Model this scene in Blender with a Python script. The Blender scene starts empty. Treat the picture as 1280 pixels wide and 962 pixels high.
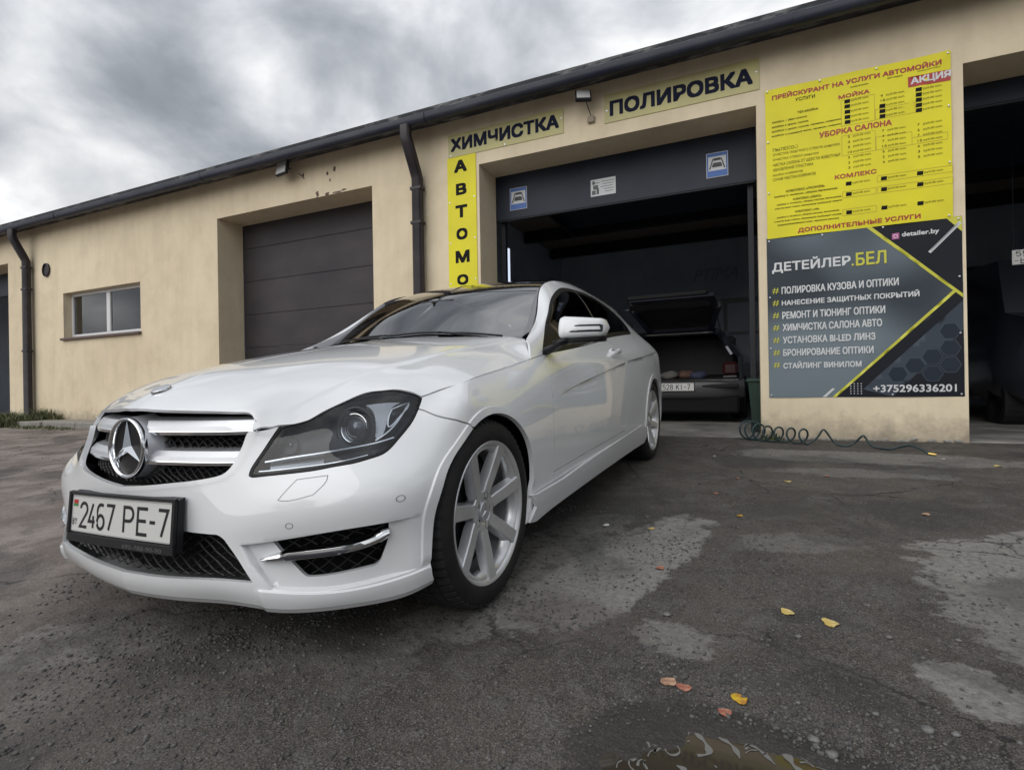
import bpy, math, random
import numpy as np
from mathutils import Vector, Matrix, Euler
from mathutils.geometry import delaunay_2d_cdt
R = math.radians
scn = bpy.context.scene
COL = scn.collection
rng = random.Random(7)
npr = np.random.default_rng(7)

# ------------------------------------------------------------------ camera
CAM = dict(f=660.378, fwd=None)
yaw, pit, rol = R(26.124), R(-2.385), R(-2.16)
F_ = Vector((-math.sin(yaw)*math.cos(pit), math.cos(yaw)*math.cos(pit), math.sin(pit)))
R0 = Vector((math.cos(yaw), math.sin(yaw), 0)); U0 = R0.cross(F_)
Rt = math.cos(rol)*R0 + math.sin(rol)*U0; Up = -math.sin(rol)*R0 + math.cos(rol)*U0
cd = bpy.data.cameras.new('camera'); cam = bpy.data.objects.new('camera', cd); COL.objects.link(cam)
m3 = Matrix((Rt, Up, -F_)).transposed()
cam.matrix_world = Matrix.Translation((1.729, -1.568, .823)) @ m3.to_4x4()
cd.sensor_width = 36; cd.lens = 660.378/1280*36; cd.clip_start = .02; cd.clip_end = 3000
scn.camera = cam

# ------------------------------------------------------------------ light
def N(nt, typ, loc=None, **kw):
    n = nt.nodes.new(typ)
    for k, v in kw.items():
        if k.startswith('i_'):
            key = k[2:]; key = int(key) if key.isdigit() else key.replace('_', ' ')
            n.inputs[key].default_value = v
        else: setattr(n, k, v)
    return n
SUN_EL, SUN_AZ = R(36), R(200)      # azimuth clockwise from +Y
w = bpy.data.worlds.new('World'); scn.world = w; w.use_nodes = True
nt = w.node_tree; nt.nodes.clear(); L = nt.links.new
sky = N(nt, 'ShaderNodeTexSky', sky_type='NISHITA'); sky.sun_disc = False; sky.sun_elevation = SUN_EL; sky.sun_rotation = SUN_AZ
tc = N(nt, 'ShaderNodeTexCoord'); sep = N(nt, 'ShaderNodeSeparateXYZ'); L(tc.outputs['Generated'], sep.inputs[0])
zc = N(nt, 'ShaderNodeMath', operation='MAXIMUM'); L(sep.outputs[2], zc.inputs[0]); zc.inputs[1].default_value = 0.0
za = N(nt, 'ShaderNodeMath', operation='ADD'); L(zc.outputs[0], za.inputs[0]); za.inputs[1].default_value = .62
dx = N(nt, 'ShaderNodeMath', operation='DIVIDE'); L(sep.outputs[0], dx.inputs[0]); L(za.outputs[0], dx.inputs[1])
dy = N(nt, 'ShaderNodeMath', operation='DIVIDE'); L(sep.outputs[1], dy.inputs[0]); L(za.outputs[0], dy.inputs[1])
cmb = N(nt, 'ShaderNodeCombineXYZ'); L(dx.outputs[0], cmb.inputs[0]); L(dy.outputs[0], cmb.inputs[1]); L(zc.outputs[0], cmb.inputs[2])
n1 = N(nt, 'ShaderNodeTexNoise', i_Scale=3.6, i_Detail=9.0, i_Roughness=.52, i_Distortion=.25); L(cmb.outputs[0], n1.inputs['Vector'])
n2 = N(nt, 'ShaderNodeTexNoise', i_Scale=1.7, i_Detail=3.0, i_Roughness=.5, i_Distortion=.0); L(cmb.outputs[0], n2.inputs['Vector'])
ad = N(nt, 'ShaderNodeMath', operation='MULTIPLY_ADD'); L(n1.outputs[0], ad.inputs[0]); ad.inputs[1].default_value = .62; 
mu = N(nt, 'ShaderNodeMath', operation='MULTIPLY'); L(n2.outputs[0], mu.inputs[0]); mu.inputs[1].default_value = .38; L(mu.outputs[0], ad.inputs[2])
# the cloud thins where the sun stands behind it
dt = N(nt, 'ShaderNodeVectorMath', operation='DOT_PRODUCT'); L(tc.outputs['Generated'], dt.inputs[0])
gd = (F_ + Rt*((300-640)/660.) - Up*((55-481)/660.)).normalized(); dt.inputs[1].default_value = gd
gp = N(nt, 'ShaderNodeMath', operation='POWER'); gm = N(nt, 'ShaderNodeMath', operation='MAXIMUM'); L(dt.outputs['Value'], gm.inputs[0]); gm.inputs[1].default_value = 0
L(gm.outputs[0], gp.inputs[0]); gp.inputs[1].default_value = 240
ga = N(nt, 'ShaderNodeMath', operation='MULTIPLY_ADD'); L(gp.outputs[0], ga.inputs[0]); ga.inputs[1].default_value = .115; L(ad.outputs[0], ga.inputs[2])
cr = N(nt, 'ShaderNodeValToRGB'); L(ga.outputs[0], cr.inputs[0])
el = cr.color_ramp.elements; el[0].position = .345; el[0].color = (.19, .207, .232, 1); el[1].position = .73; el[1].color = (1.15, 1.15, 1.13, 1)
for p_, c_ in ((.425, (.27, .290, .320, 1)), (.48, (.385, .405, .435, 1)), (.53, (.53, .548, .575, 1)), (.575, (.68, .69, .70, 1)), (.625, (.90, .90, .905, 1))):
    e_ = el.new(p_); e_.color = c_
bgS = N(nt, 'ShaderNodeBackground'); L(sky.outputs[0], bgS.inputs[0]); bgS.inputs[1].default_value = .05
zr = N(nt, 'ShaderNodeMath', operation='MULTIPLY_ADD'); L(zc.outputs[0], zr.inputs[0]); zr.inputs[1].default_value = .75; zr.inputs[2].default_value = .72
bgC = N(nt, 'ShaderNodeBackground'); L(cr.outputs[0], bgC.inputs[0]); L(zr.outputs[0], bgC.inputs[1])
ms = N(nt, 'ShaderNodeMixShader'); ms.inputs[0].default_value = .93; L(bgS.outputs[0], ms.inputs[1]); L(bgC.outputs[0], ms.inputs[2])
wo = N(nt, 'ShaderNodeOutputWorld'); L(ms.outputs[0], wo.inputs[0])
sd = bpy.data.lights.new('sun', 'SUN'); sd.energy = 1.5; sd.angle = R(70); sd.color = (1, .975, .94)
so = bpy.data.objects.new('sun', sd); COL.objects.link(so)
sv = Vector((math.sin(SUN_AZ)*math.cos(SUN_EL), math.cos(SUN_AZ)*math.cos(SUN_EL), math.sin(SUN_EL)))
so.rotation_euler = sv.to_track_quat('Z', 'Y').to_euler(); so.location = (0, 0, 20)
vs = scn.view_settings; vs.view_transform = 'Standard'; vs.look = 'None'; vs.exposure = 0.40; vs.gamma = 1

# ------------------------------------------------------------------ materials
def mat(name, col=(.8, .8, .8), rough=.5, metal=0, coat=0, coatr=.03, spec=.5, emit=None, estr=0, **kw):
    m = bpy.data.materials.new(name); m.use_nodes = True
    b = m.node_tree.nodes['Principled BSDF']
    b.inputs['Base Color'].default_value = (*col, 1); b.inputs['Roughness'].default_value = rough; b.inputs['Metallic'].default_value = metal
    b.inputs['Coat Weight'].default_value = coat; b.inputs['Coat Roughness'].default_value = coatr; b.inputs['Specular IOR Level'].default_value = spec
    if emit: b.inputs['Emission Color'].default_value = (*emit, 1); b.inputs['Emission Strength'].default_value = estr
    return m
def nz(m, target, scale, c1, c2, p1=.35, p2=.65, detail=5, rough=.55, coord='Object', dist=0, inp='Base Color', stretch=None):
    """noise-driven value into an input"""
    t = m.node_tree; l = t.links.new; tc = N(t, 'ShaderNodeTexCoord'); mp = N(t, 'ShaderNodeMapping'); l(tc.outputs[coord], mp.inputs[0])
    if stretch: mp.inputs['Scale'].default_value = stretch
    n = N(t, 'ShaderNodeTexNoise', i_Scale=scale, i_Detail=detail, i_Roughness=rough, i_Distortion=dist); l(mp.outputs[0], n.inputs['Vector'])
    r = N(t, 'ShaderNodeValToRGB'); l(n.outputs[0], r.inputs[0]); e = r.color_ramp.elements
    g = lambda c: (*c, 1) if isinstance(c, tuple) else (c, c, c, 1)
    e[0].position = p1; e[0].color = g(c1); e[1].position = p2; e[1].color = g(c2)
    if target is not None: l(r.outputs[0], target)
    return r
def bump(m, scale, strength=.3, dist=.01, detail=4, coord='Object', extra=None, bsdf=None):
    t = m.node_tree; l = t.links.new; b = bsdf or t.nodes['Principled BSDF']; tc = N(t, 'ShaderNodeTexCoord')
    n = N(t, 'ShaderNodeTexNoise', i_Scale=scale, i_Detail=detail, i_Roughness=.6); l(tc.outputs[coord], n.inputs['Vector'])
    bp = N(t, 'ShaderNodeBump', i_Strength=strength, i_Distance=dist); l(n.outputs[0], bp.inputs['Height']); l(bp.outputs[0], b.inputs['Normal'])
    return bp
def B(m): return m.node_tree.nodes['Principled BSDF']
M = {}
M['paint'] = mat('white_car_paint', (.72, .725, .735), .38, coat=1.0, coatr=.035)
nz(M['paint'], B(M['paint']).inputs['Base Color'], 2.2, (.70, .715, .73), (.735, .75, .765), .3, .7, 4)
nz(M['paint'], B(M['paint']).inputs['Coat Roughness'], 60, .01, .05, .45, .75, 3)
M['chrome'] = mat('chrome', (.75, .76, .78), .09, 1)
M['satin'] = mat('satin_silver', (.56, .57, .60), .38, .75, coat=.3)
M['alloy'] = mat('alloy_wheel_paint', (.50, .505, .52), .32, .6, coat=.5, coatr=.1)
nz(M['alloy'], B(M['alloy']).inputs['Base Color'], 9, (.55, .555, .565), (.66, .665, .68), .3, .6)
M['gloss'] = mat('black_gloss', (.008, .008, .010), .08, coat=1)
M['plastic'] = mat('black_plastic', (.011, .011, .013), .48, spec=.35)
M['matte'] = mat('dark_lining', (.012, .012, .013), .9, spec=.2)
M['rubber'] = mat('tyre_rubber', (.010, .010, .012), .68, spec=.35)
nz(M['rubber'], B(M['rubber']).inputs['Base Color'], 14, (.008, .008, .0095), (.019, .018, .018), .35, .75)
bump(M['rubber'], 60, .25, .003)
M['seal'] = mat('window_seal_black', (.006, .006, .007), .5, spec=.3)
M['tread'] = mat('tyre_tread_rubber', (.024, .024, .026), .8, spec=.3)
M['brake'] = mat('brake_disc', (.010, .010, .011), .6, 0, spec=.3)
M['seat'] = mat('seat_fabric', (.02, .02, .022), .7)
def glassm(name, tint, ior=1.55, rough=0.0):
    m = bpy.data.materials.new(name); m.use_nodes = True; t = m.node_tree; t.nodes.clear(); l = t.links.new
    tr = N(t, 'ShaderNodeBsdfTransparent'); tr.inputs[0].default_value = (*tint, 1)
    gl = N(t, 'ShaderNodeBsdfGlossy'); gl.inputs['Roughness'].default_value = rough; gl.inputs[0].default_value = (1, 1, 1, 1)
    fr = N(t, 'ShaderNodeFresnel', i_IOR=ior); mx = N(t, 'ShaderNodeMixShader'); l(fr.outputs[0], mx.inputs[0]); l(tr.outputs[0], mx.inputs[1]); l(gl.outputs[0], mx.inputs[2])
    o = N(t, 'ShaderNodeOutputMaterial'); l(mx.outputs[0], o.inputs[0]); return m
M['glass'] = glassm('windscreen_glass', (.42, .48, .46), 3.1)
M['tint'] = glassm('tinted_glass', (.05, .06, .07), 1.32)
M['lens'] = glassm('headlight_lens', (.80, .83, .86), 1.5)
M['clear'] = glassm('window_glass', (.55, .60, .66), 2.2)
M['reflector'] = mat('lamp_reflector', (.30, .31, .33), .22, .9)
M['bucket'] = mat('lamp_housing', (.045, .048, .055), .3, .4)
M['bulb'] = mat('projector_lens', (.12, .13, .15), .05, .3, coat=1)
M['amber'] = mat('brake_caliper', (.03, .03, .033), .5)
M['plate'] = mat('number_plate_white', (.62, .62, .60), .35, coat=.3)
M['ink'] = mat('number_ink', (.012, .012, .014), .4)
M['red'] = mat('flag_red', (.45, .02, .02), .5)
M['green'] = mat('flag_green', (.03, .22, .05), .5)

# ------------------------------------------------------------------ mesh helpers
def setlab(o, label=None, cat=None, group=None, kind=None):
    if label: o['label'] = label
    if cat: o['category'] = cat
    if group: o['group'] = group
    if kind: o['kind'] = kind
    return o
def thing(name, label, cat, loc=(0, 0, 0), group=None, mw=None):
    o = bpy.data.objects.new(name, None); COL.objects.link(o); o.empty_display_size = .1
    o.matrix_world = mw if mw is not None else Matrix.Translation(loc)
    return setlab(o, label, cat, group)
def link(name, me, parent=None, world=True):
    o = bpy.data.objects.new(name, me); COL.objects.link(o)
    if parent is not None:
        o.parent = parent
        if world:                       # mesh is in world coordinates
            o.matrix_parent_inverse = WM(parent).inverted()
    return o
def WM(o):
    m = o.matrix_basis.copy()
    if o.parent is not None: m = WM(o.parent) @ o.matrix_parent_inverse @ m
    return m
def mk(name, V, Fc, m, parent=None, smooth=True, world=True, normals=None, angle=None, kind=None):
    me = bpy.data.meshes.new(name); me.from_pydata([tuple(map(float, v)) for v in V], [], [tuple(map(int, f)) for f in Fc])
    me.materials.append(M[m] if isinstance(m, str) else m)
    me.polygons.foreach_set('use_smooth', [bool(smooth)]*len(me.polygons))
    if normals is not None: me.normals_split_custom_set_from_vertices([tuple(map(float, n)) for n in normals])
    elif angle is not None: me.set_sharp_from_angle(angle=R(angle))
    o = link(name, me, parent, world)
    if kind: o['kind'] = kind
    return o
class MB:
    def __init__(s): s.V = []; s.F = []
    def add(s, V, F):
        n = len(s.V); s.V += [tuple(v) for v in V]; s.F += [tuple(i+n for i in f) for f in F]; return s
    def box(s, x0, x1, y0, y1, z0, z1, mw=None):
        V = [(x, y, z) for x in (x0, x1) for y in (y0, y1) for z in (z0, z1)]
        if mw is not None: V = [tuple(mw @ Vector(v)) for v in V]
        return s.add(V, [(0, 1, 3, 2), (4, 6, 7, 5), (0, 4, 5, 1), (2, 3, 7, 6), (0, 2, 6, 4), (1, 5, 7, 3)])
    def bbox(s, x0, x1, y0, y1, z0, z1, b=.005, mw=None):
        """box with chamfered edges"""
        V = []; idx = {}
        X, Y, Z = (x0, x1), (y0, y1), (z0, z1)
        for i in (0, 1):
            for j in (0, 1):
                for k in (0, 1):
                    sx, sy, sz = (b if i == 0 else -b), (b if j == 0 else -b), (b if k == 0 else -b)
                    for a, v in (('x', (X[i], Y[j]+sy, Z[k]+sz)), ('y', (X[i]+sx, Y[j], Z[k]+sz)), ('z', (X[i]+sx, Y[j]+sy, Z[k]))):
                        idx[(i, j, k, a)] = len(V); V.append(v)
        F = []
        for i in (0, 1):
            q = [idx[(i, j, k, 'x')] for j, k in ((0, 0), (1, 0), (1, 1), (0, 1))]; F.append(q if i else q[::-1])
            q = [idx[(j, i, k, 'y')] for j, k in ((0, 0), (0, 1), (1, 1), (1, 0))]; F.append(q if i else q[::-1])
            q = [idx[(j, k, i, 'z')] for j, k in ((0, 0), (1, 0), (1, 1), (0, 1))]; F.append(q if i else q[::-1])
        for i in (0, 1):
            for j in (0, 1):
                F.append([idx[(i, j, 0, 'x')], idx[(i, j, 1, 'x')], idx[(i, j, 1, 'y')], idx[(i, j, 0, 'y')]])
                F.append([idx[(i, 0, j, 'x')], idx[(i, 1, j, 'x')], idx[(i, 1, j, 'z')], idx[(i, 0, j, 'z')]])
                F.append([idx[(0, i, j, 'y')], idx[(1, i, j, 'y')], idx[(1, i, j, 'z')], idx[(0, i, j, 'z')]])
        for i in (0, 1):
            for j in (0, 1):
                for k in (0, 1): F.append([idx[(i, j, k, a)] for a in 'xyz'])
        if mw is not None: V = [tuple(mw @ Vector(v)) for v in V]
        return s.add(V, F)
    def tube(s, pts, r, n=10, cap=True, closed=False):
        pts = [Vector(p) for p in pts]; V = []; F = []; m = len(pts)
        rr = r if hasattr(r, '__len__') else [r]*m
        ref = Vector((0, 0, 1)); prev = None
        for i, p in enumerate(pts):
            t = (pts[(i+1) % m] - pts[i-1]) if (closed or 0 < i < m-1) else (pts[1]-pts[0] if i == 0 else pts[-1]-pts[-2])
            t.normalize()
            if prev is None:
                a = t.orthogonal().normalized()
            else: a = (prev - t*prev.dot(t)).normalized()
            prev = a; b = t.cross(a)
            for k in range(n):
                an = 2*math.pi*k/n; V.append(p + (a*math.cos(an)+b*math.sin(an))*rr[i])
        for i in range(m if closed else m-1):
            for k in range(n):
                j = (i+1) % m; F.append((i*n+k, i*n+(k+1) % n, j*n+(k+1) % n, j*n+k))
        if cap and not closed: F += [tuple(range(n))[::-1], tuple((m-1)*n+k for k in range(n))]
        return s.add(V, F)
    def lathe(s, prof, n=48, axis='x', mw=None, cx=0, cap=False):
        """prof: (axial, radius) list"""
        V = []; F = []; k = len(prof)
        for i in range(n):
            a = 2*math.pi*i/n
            for t, r in prof:
                v = (t, r*math.cos(a), r*math.sin(a)); V.append(v)
        for i in range(n):
            j = (i+1) % n
            for q in range(k-1): F.append((i*k+q, i*k+q+1, j*k+q+1, j*k+q))
        if axis == 'y': V = [(y, x, z) for x, y, z in V]
        if axis == 'z': V = [(z, y, x) for x, y, z in V]
        if mw is not None: V = [tuple(mw @ Vector(v)) for v in V]
        return s.add(V, F)
    def prism(s, poly, d0, d1, mp):
        """poly 2D, extruded between depths; mp(a,b,d)->xyz"""
        n = len(poly); V = [mp(a, b, d0) for a, b in poly]+[mp(a, b, d1) for a, b in poly]
        return s.add(V, [tuple(range(n))[::-1], tuple(range(n, 2*n))]+[(i, (i+1) % n, n+(i+1) % n, n+i) for i in range(n)])
    def loft(s, rings, closed=True, cap=True):
        n = len(rings[0]); V = [v for r in rings for v in r]; F = []
        for i in range(len(rings)-1):
            for k in range(n if closed else n-1): F.append((i*n+k, i*n+(k+1) % n, (i+1)*n+(k+1) % n, (i+1)*n+k))
        if cap: F += [tuple(range(n))[::-1], tuple((len(rings)-1)*n+k for k in range(n))]
        return s.add(V, F)
    def build(s, name, m, parent=None, smooth=False, angle=None, world=True, kind=None, recalc=True, bevel=0):
        o = mk(name, s.V, s.F, m, parent, smooth or angle is not None, world, None, None, kind)
        if recalc:
            import bmesh
            bm = bmesh.new(); bm.from_mesh(o.data); bmesh.ops.recalc_face_normals(bm, faces=bm.faces)
            if bevel: bmesh.ops.bevel(bm, geom=[e for e in bm.edges if len(e.link_faces) == 2 and e.calc_face_angle(0) > .5], offset=bevel, segments=2, affect='EDGES', profile=.5)
            bm.to_mesh(o.data); bm.free()
        if angle is not None: o.data.set_sharp_from_angle(angle=R(angle))
        return o
def text_mesh(s, bold=.0, space=1.0):
    cu = bpy.data.curves.new('lettering', 'FONT'); cu.body = s; cu.size = 1; cu.offset = bold; cu.resolution_u = 3; cu.space_character = space
    o = bpy.data.objects.new('lettering', cu); COL.objects.link(o)
    dg = bpy.context.evaluated_depsgraph_get(); me = bpy.data.meshes.new_from_object(o.evaluated_get(dg))
    V = np.array([v.co[:] for v in me.vertices]).reshape(-1, 3); Fs = [tuple(p.vertices) for p in me.polygons]
    bpy.data.objects.remove(o); bpy.data.curves.remove(cu); bpy.data.meshes.remove(me)
    return V, Fs
def text_fit(s, x0, x1, z0, z1, mp, bold=0, **k):
    """bold: letters thickened by stacking slightly shifted copies, each a hair prouder"""
    if not bold: return text_fit1(s, x0, x1, z0, z1, mp, **k)
    V = []; F = []; h = (z1-z0)*bold*1.35
    for i, (a, c) in enumerate(((-1, -1), (1, -1), (1, 1), (-1, 1), (0, 0), (-1, 0), (1, 0), (0, 1), (0, -1))):
        v, f = text_fit1(s, x0+h+a*h, x1-h+a*h, z0+h+c*h, z1-h+c*h, lambda p, q, d, i=i: mp(p, q, d), **k); n = len(V)
        V += [(x[0], x[1]-.00012*i, x[2]) for x in v]; F += [tuple(j+n for j in g) for g in f]
    return V, F
def text_fit1(s, x0, x1, z0, z1, mp, depth=.0, shear=0, ref=None, space=1.0):
    """letters stretched to fill the box x0..x1, z0..z1; returns V,F"""
    V, Fs = text_mesh(s, 0, space)
    if not len(V): return [], []
    lo = V.min(0); hi = V.max(0)
    if ref: r, _ = text_mesh(ref, 0); lo[1], hi[1] = r[:, 1].min(), r[:, 1].max()
    a = (V[:, 0]-lo[0])/max(hi[0]-lo[0], 1e-6); b = (V[:, 1]-lo[1])/max(hi[1]-lo[1], 1e-6)
    return [mp(x0+(x1-x0)*p+shear*q*(z1-z0), z0+(z1-z0)*q, depth) for p, q in zip(a, b)], Fs

# ------------------------------------------------------------------ surfaces
def nspl(t, P):
    t = np.asarray(t, float); P = np.asarray(P, float); n = len(t)
    h = np.diff(t); A = np.zeros((n, n)); r = np.zeros_like(P); A[0, 0] = A[-1, -1] = 1
    for i in range(1, n-1):
        A[i, i-1] = h[i-1]; A[i, i] = 2*(h[i-1]+h[i]); A[i, i+1] = h[i]
        r[i] = 6*((P[i+1]-P[i])/h[i]-(P[i]-P[i-1])/h[i-1])
    Mm = np.linalg.solve(A, r.reshape(n, -1)).reshape(P.shape)
    def f(x):
        x = np.asarray(x, float); i = np.clip(np.searchsorted(t, x, side='right')-1, 0, n-2)
        a = t[i+1]-x; b = x-t[i]; H = h[i]
        if P.ndim > 1:
            ex = (...,)+(None,)*(P.ndim-1); a = a[ex]; b = b[ex]; H = H[ex]
        return (Mm[i]*a**3+Mm[i+1]*b**3)/(6*H)+(P[i]/H-Mm[i]*H/6)*a+(P[i+1]/H-Mm[i+1]*H/6)*b
    return f
class SurfBase:
    sgn = 1
    def nb(s, u, v, e=2e-3, full=False):
        f = s.__call__ if full else s.base
        a = f(u+e, v)-f(u-e, v); b = f(u, v+e)-f(u, v-e)
        n = np.cross(a, b)*s.sgn; return n/np.maximum(np.linalg.norm(n, axis=1, keepdims=True), 1e-12)
    def __call__(s, u, v):
        u = np.atleast_1d(np.asarray(u, float)); v = np.atleast_1d(np.asarray(v, float))
        p = s.base(u, v)
        if s.disp is not None: p = p+s.nb(u, v)*s.disp(u, v)[:, None]
        return p
    def met(s, uv): uv = np.asarray(uv, float); return np.stack([np.interp(uv[:, 0], s.ui, s.mu), np.interp(uv[:, 1], s.vi, s.mv)], 1)
    def unmet(s, m): m = np.asarray(m, float); return np.stack([np.interp(m[:, 0], s.mu, s.ui), np.interp(m[:, 1], s.mv, s.vi)], 1)
class Surf(SurfBase):
    """tensor natural-cubic surface through G[row][col]"""
    def __init__(s, G, disp=None, even=.6):
        s.G = np.array(G, float); s.nv, s.nu = s.G.shape[:2]
        cu = np.linalg.norm(np.diff(s.G, axis=1), axis=2).mean(0); cv = np.linalg.norm(np.diff(s.G, axis=0), axis=2).mean(1)
        s.ku = np.r_[0, np.cumsum(cu**even)]; s.kv = np.r_[0, np.cumsum(cv**even)]
        s.ui = np.arange(s.nu).astype(float); s.vi = np.arange(s.nv).astype(float); s.mu = np.r_[0, np.cumsum(cu)]; s.mv = np.r_[0, np.cumsum(cv)]
        s.fv = nspl(s.kv, s.G); s.fb = nspl(s.ku, np.eye(s.nu)); s.disp = disp
    def ext(s, x, k):       # linear extension of index -> knot
        n = len(k)-1; r = np.interp(x, np.arange(n+1), k)
        r = np.where(x < 0, k[0]+x*(k[1]-k[0]), r); return np.where(x > n, k[-1]+(x-n)*(k[-1]-k[-2]), r)
    def base(s, u, v):
        u = np.atleast_1d(np.asarray(u, float)); v = np.atleast_1d(np.asarray(v, float))
        return np.einsum('nk,nkc->nc', s.fb(s.ext(u, s.ku)), s.fv(s.ext(v, s.kv)))
    def inv_yz(s, y, z):
        if not hasattr(s, '_g'):
            uu = np.linspace(4, s.nu-2, 140); vv = np.linspace(0, s.nv-1, 90); U, V = np.meshgrid(uu, vv)
            s._g = (U.ravel(), V.ravel(), s.base(U.ravel(), V.ravel()))
        out = []
        for yy, zz in zip(np.atleast_1d(y), np.atleast_1d(z)):
            U, V, P = s._g; k = (np.abs(P[:, 1]-yy)+np.abs(P[:, 2]-zz)).argmin(); w = np.array([U[k], V[k]])
            for _ in range(8):
                e = s.base(w[0], w[1])[0][1:]-(yy, zz)
                J = np.stack([(s.base(w[0]+1e-4, w[1])[0][1:]-(yy, zz)-e)/1e-4, (s.base(w[0], w[1]+1e-4)[0][1:]-(yy, zz)-e)/1e-4], 1)
                w = w-np.clip(np.linalg.lstsq(J, e, rcond=None)[0], -.4, .4)
            out.append(w)
        return np.array(out)
class TPS(SurfBase):
    """height field z=f(x,y), thin-plate through symmetric points; u=x v=y"""
    def __init__(s, pts, disp=None, lam=0):
        pts = np.array(pts, float); mir = pts[pts[:, 0] > 1e-6]*[-1, 1, 1]; P = np.vstack([pts, mir]); n = len(P)
        d = np.linalg.norm(P[:, None, :2]-P[None, :, :2], axis=2); lam_ = np.broadcast_to(lam, (len(pts),)); K = s.k(d)+np.diag(np.r_[lam_, lam_[pts[:, 0] > 1e-6]])
        A = np.zeros((n+3, n+3)); A[:n, :n] = K; A[:n, n:] = np.c_[np.ones(n), P[:, :2]]; A[n:, :n] = A[:n, n:].T
        s.w = np.linalg.solve(A, np.r_[P[:, 2], 0, 0, 0]); s.P = P; s.disp = disp
        s.ui = s.mu = s.vi = s.mv = np.array([-10., 10.])
    def k(s, d): return np.where(d > 1e-9, d*d*np.log(np.maximum(d, 1e-9)), 0)
    def base(s, u, v):
        u = np.atleast_1d(np.asarray(u, float)); v = np.atleast_1d(np.asarray(v, float)); Q = np.stack([u, v], 1)
        d = np.linalg.norm(Q[:, None]-s.P[None, :, :2], axis=2); z = s.k(d)@s.w[:-3]+s.w[-3]+Q@s.w[-2:]
        return np.stack([u, v, z], 1)
def smooth_line(pts, h=.12, straight=False):
    """curve through points (2-D), sampled"""
    P = np.array(pts, float)
    if len(P) == 2 or straight:
        out = []
        for a, b in zip(P[:-1], P[1:]):
            n = max(1, int(np.ceil(np.linalg.norm(b-a)/h))); out += [a+(b-a)*k/n for k in range(n)]
        return np.array(out+[P[-1]])
    t = np.r_[0, np.cumsum(np.linalg.norm(np.diff(P, axis=0), axis=1)**.7)]; f = nspl(t, P)
    n = max(2, int(np.ceil(np.linalg.norm(np.diff(P, axis=0), axis=1).sum()/h)))
    return f(np.linspace(0, t[-1], n+1))
def chain(S, segs, h=.010):
    """list of uv segments -> closed/open polyline sampled every h metres (smooth inside a segment, corner between)"""
    out = []
    for sg in segs:
        st = False
        if isinstance(sg, tuple) and sg[0] == 'line': st = True; sg = sg[1]
        m = smooth_line(S.met(sg), h, st); out.append(m if not out else m[1:] if np.linalg.norm(m[0]-out[-1][-1]) < 1e-4 else m)
    return np.vstack(out)        # metric coordinates
def inside(poly, pts):
    x, y = pts[:, 0], pts[:, 1]; r = np.zeros(len(pts), bool); x1, y1 = poly[-1]
    for x2, y2 in poly:
        c = ((y1 > y) != (y2 > y))
        if c.any():
            with np.errstate(divide='ignore', invalid='ignore'): r ^= c & (x < (x2-x1)*(y-y1)/(y2-y1+1e-30)+x1)
        x1, y1 = x2, y2
    return r
def segdist(poly, pts, closed=True):
    a = poly; b = np.roll(poly, -1, 0)
    if not closed: a, b = poly[:-1], poly[1:]
    best = np.full(len(pts), 1e9); d = b-a; dd = np.maximum((d*d).sum(1), 1e-12)
    for i in range(0, len(pts), 4000):
        p = pts[i:i+4000]; t = np.clip(((p[:, None]-a)*d).sum(2)/dd, 0, 1)
        best[i:i+4000] = np.linalg.norm(p[:, None]-(a+t[..., None]*d), axis=2).min(1)
    return best
def grow(poly, g):
    """offset closed metric polygon outwards by g (negative shrinks)"""
    P = poly[np.r_[True, np.linalg.norm(np.diff(poly, axis=0), axis=1) > 1e-5]]
    if np.linalg.norm(P[0]-P[-1]) < 1e-5: P = P[:-1]
    ar = (P[:, 0]*np.roll(P[:, 1], -1)-np.roll(P[:, 0], -1)*P[:, 1]).sum()
    d1 = P-np.roll(P, 1, 0); d2 = np.roll(P, -1, 0)-P
    d1 /= np.linalg.norm(d1, axis=1, keepdims=True)+1e-12; d2 /= np.linalg.norm(d2, axis=1, keepdims=True)+1e-12
    n1 = np.stack([d1[:, 1], -d1[:, 0]], 1); n2 = np.stack([d2[:, 1], -d2[:, 0]], 1); n = n1+n2; c = np.maximum((n*n).sum(1)/2, .35)
    return P+n/c[:, None]*g*(1 if ar > 0 else -1)
def sstep(x): x = np.clip(x, 0, 1); return x*x*(3-2*x)
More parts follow.
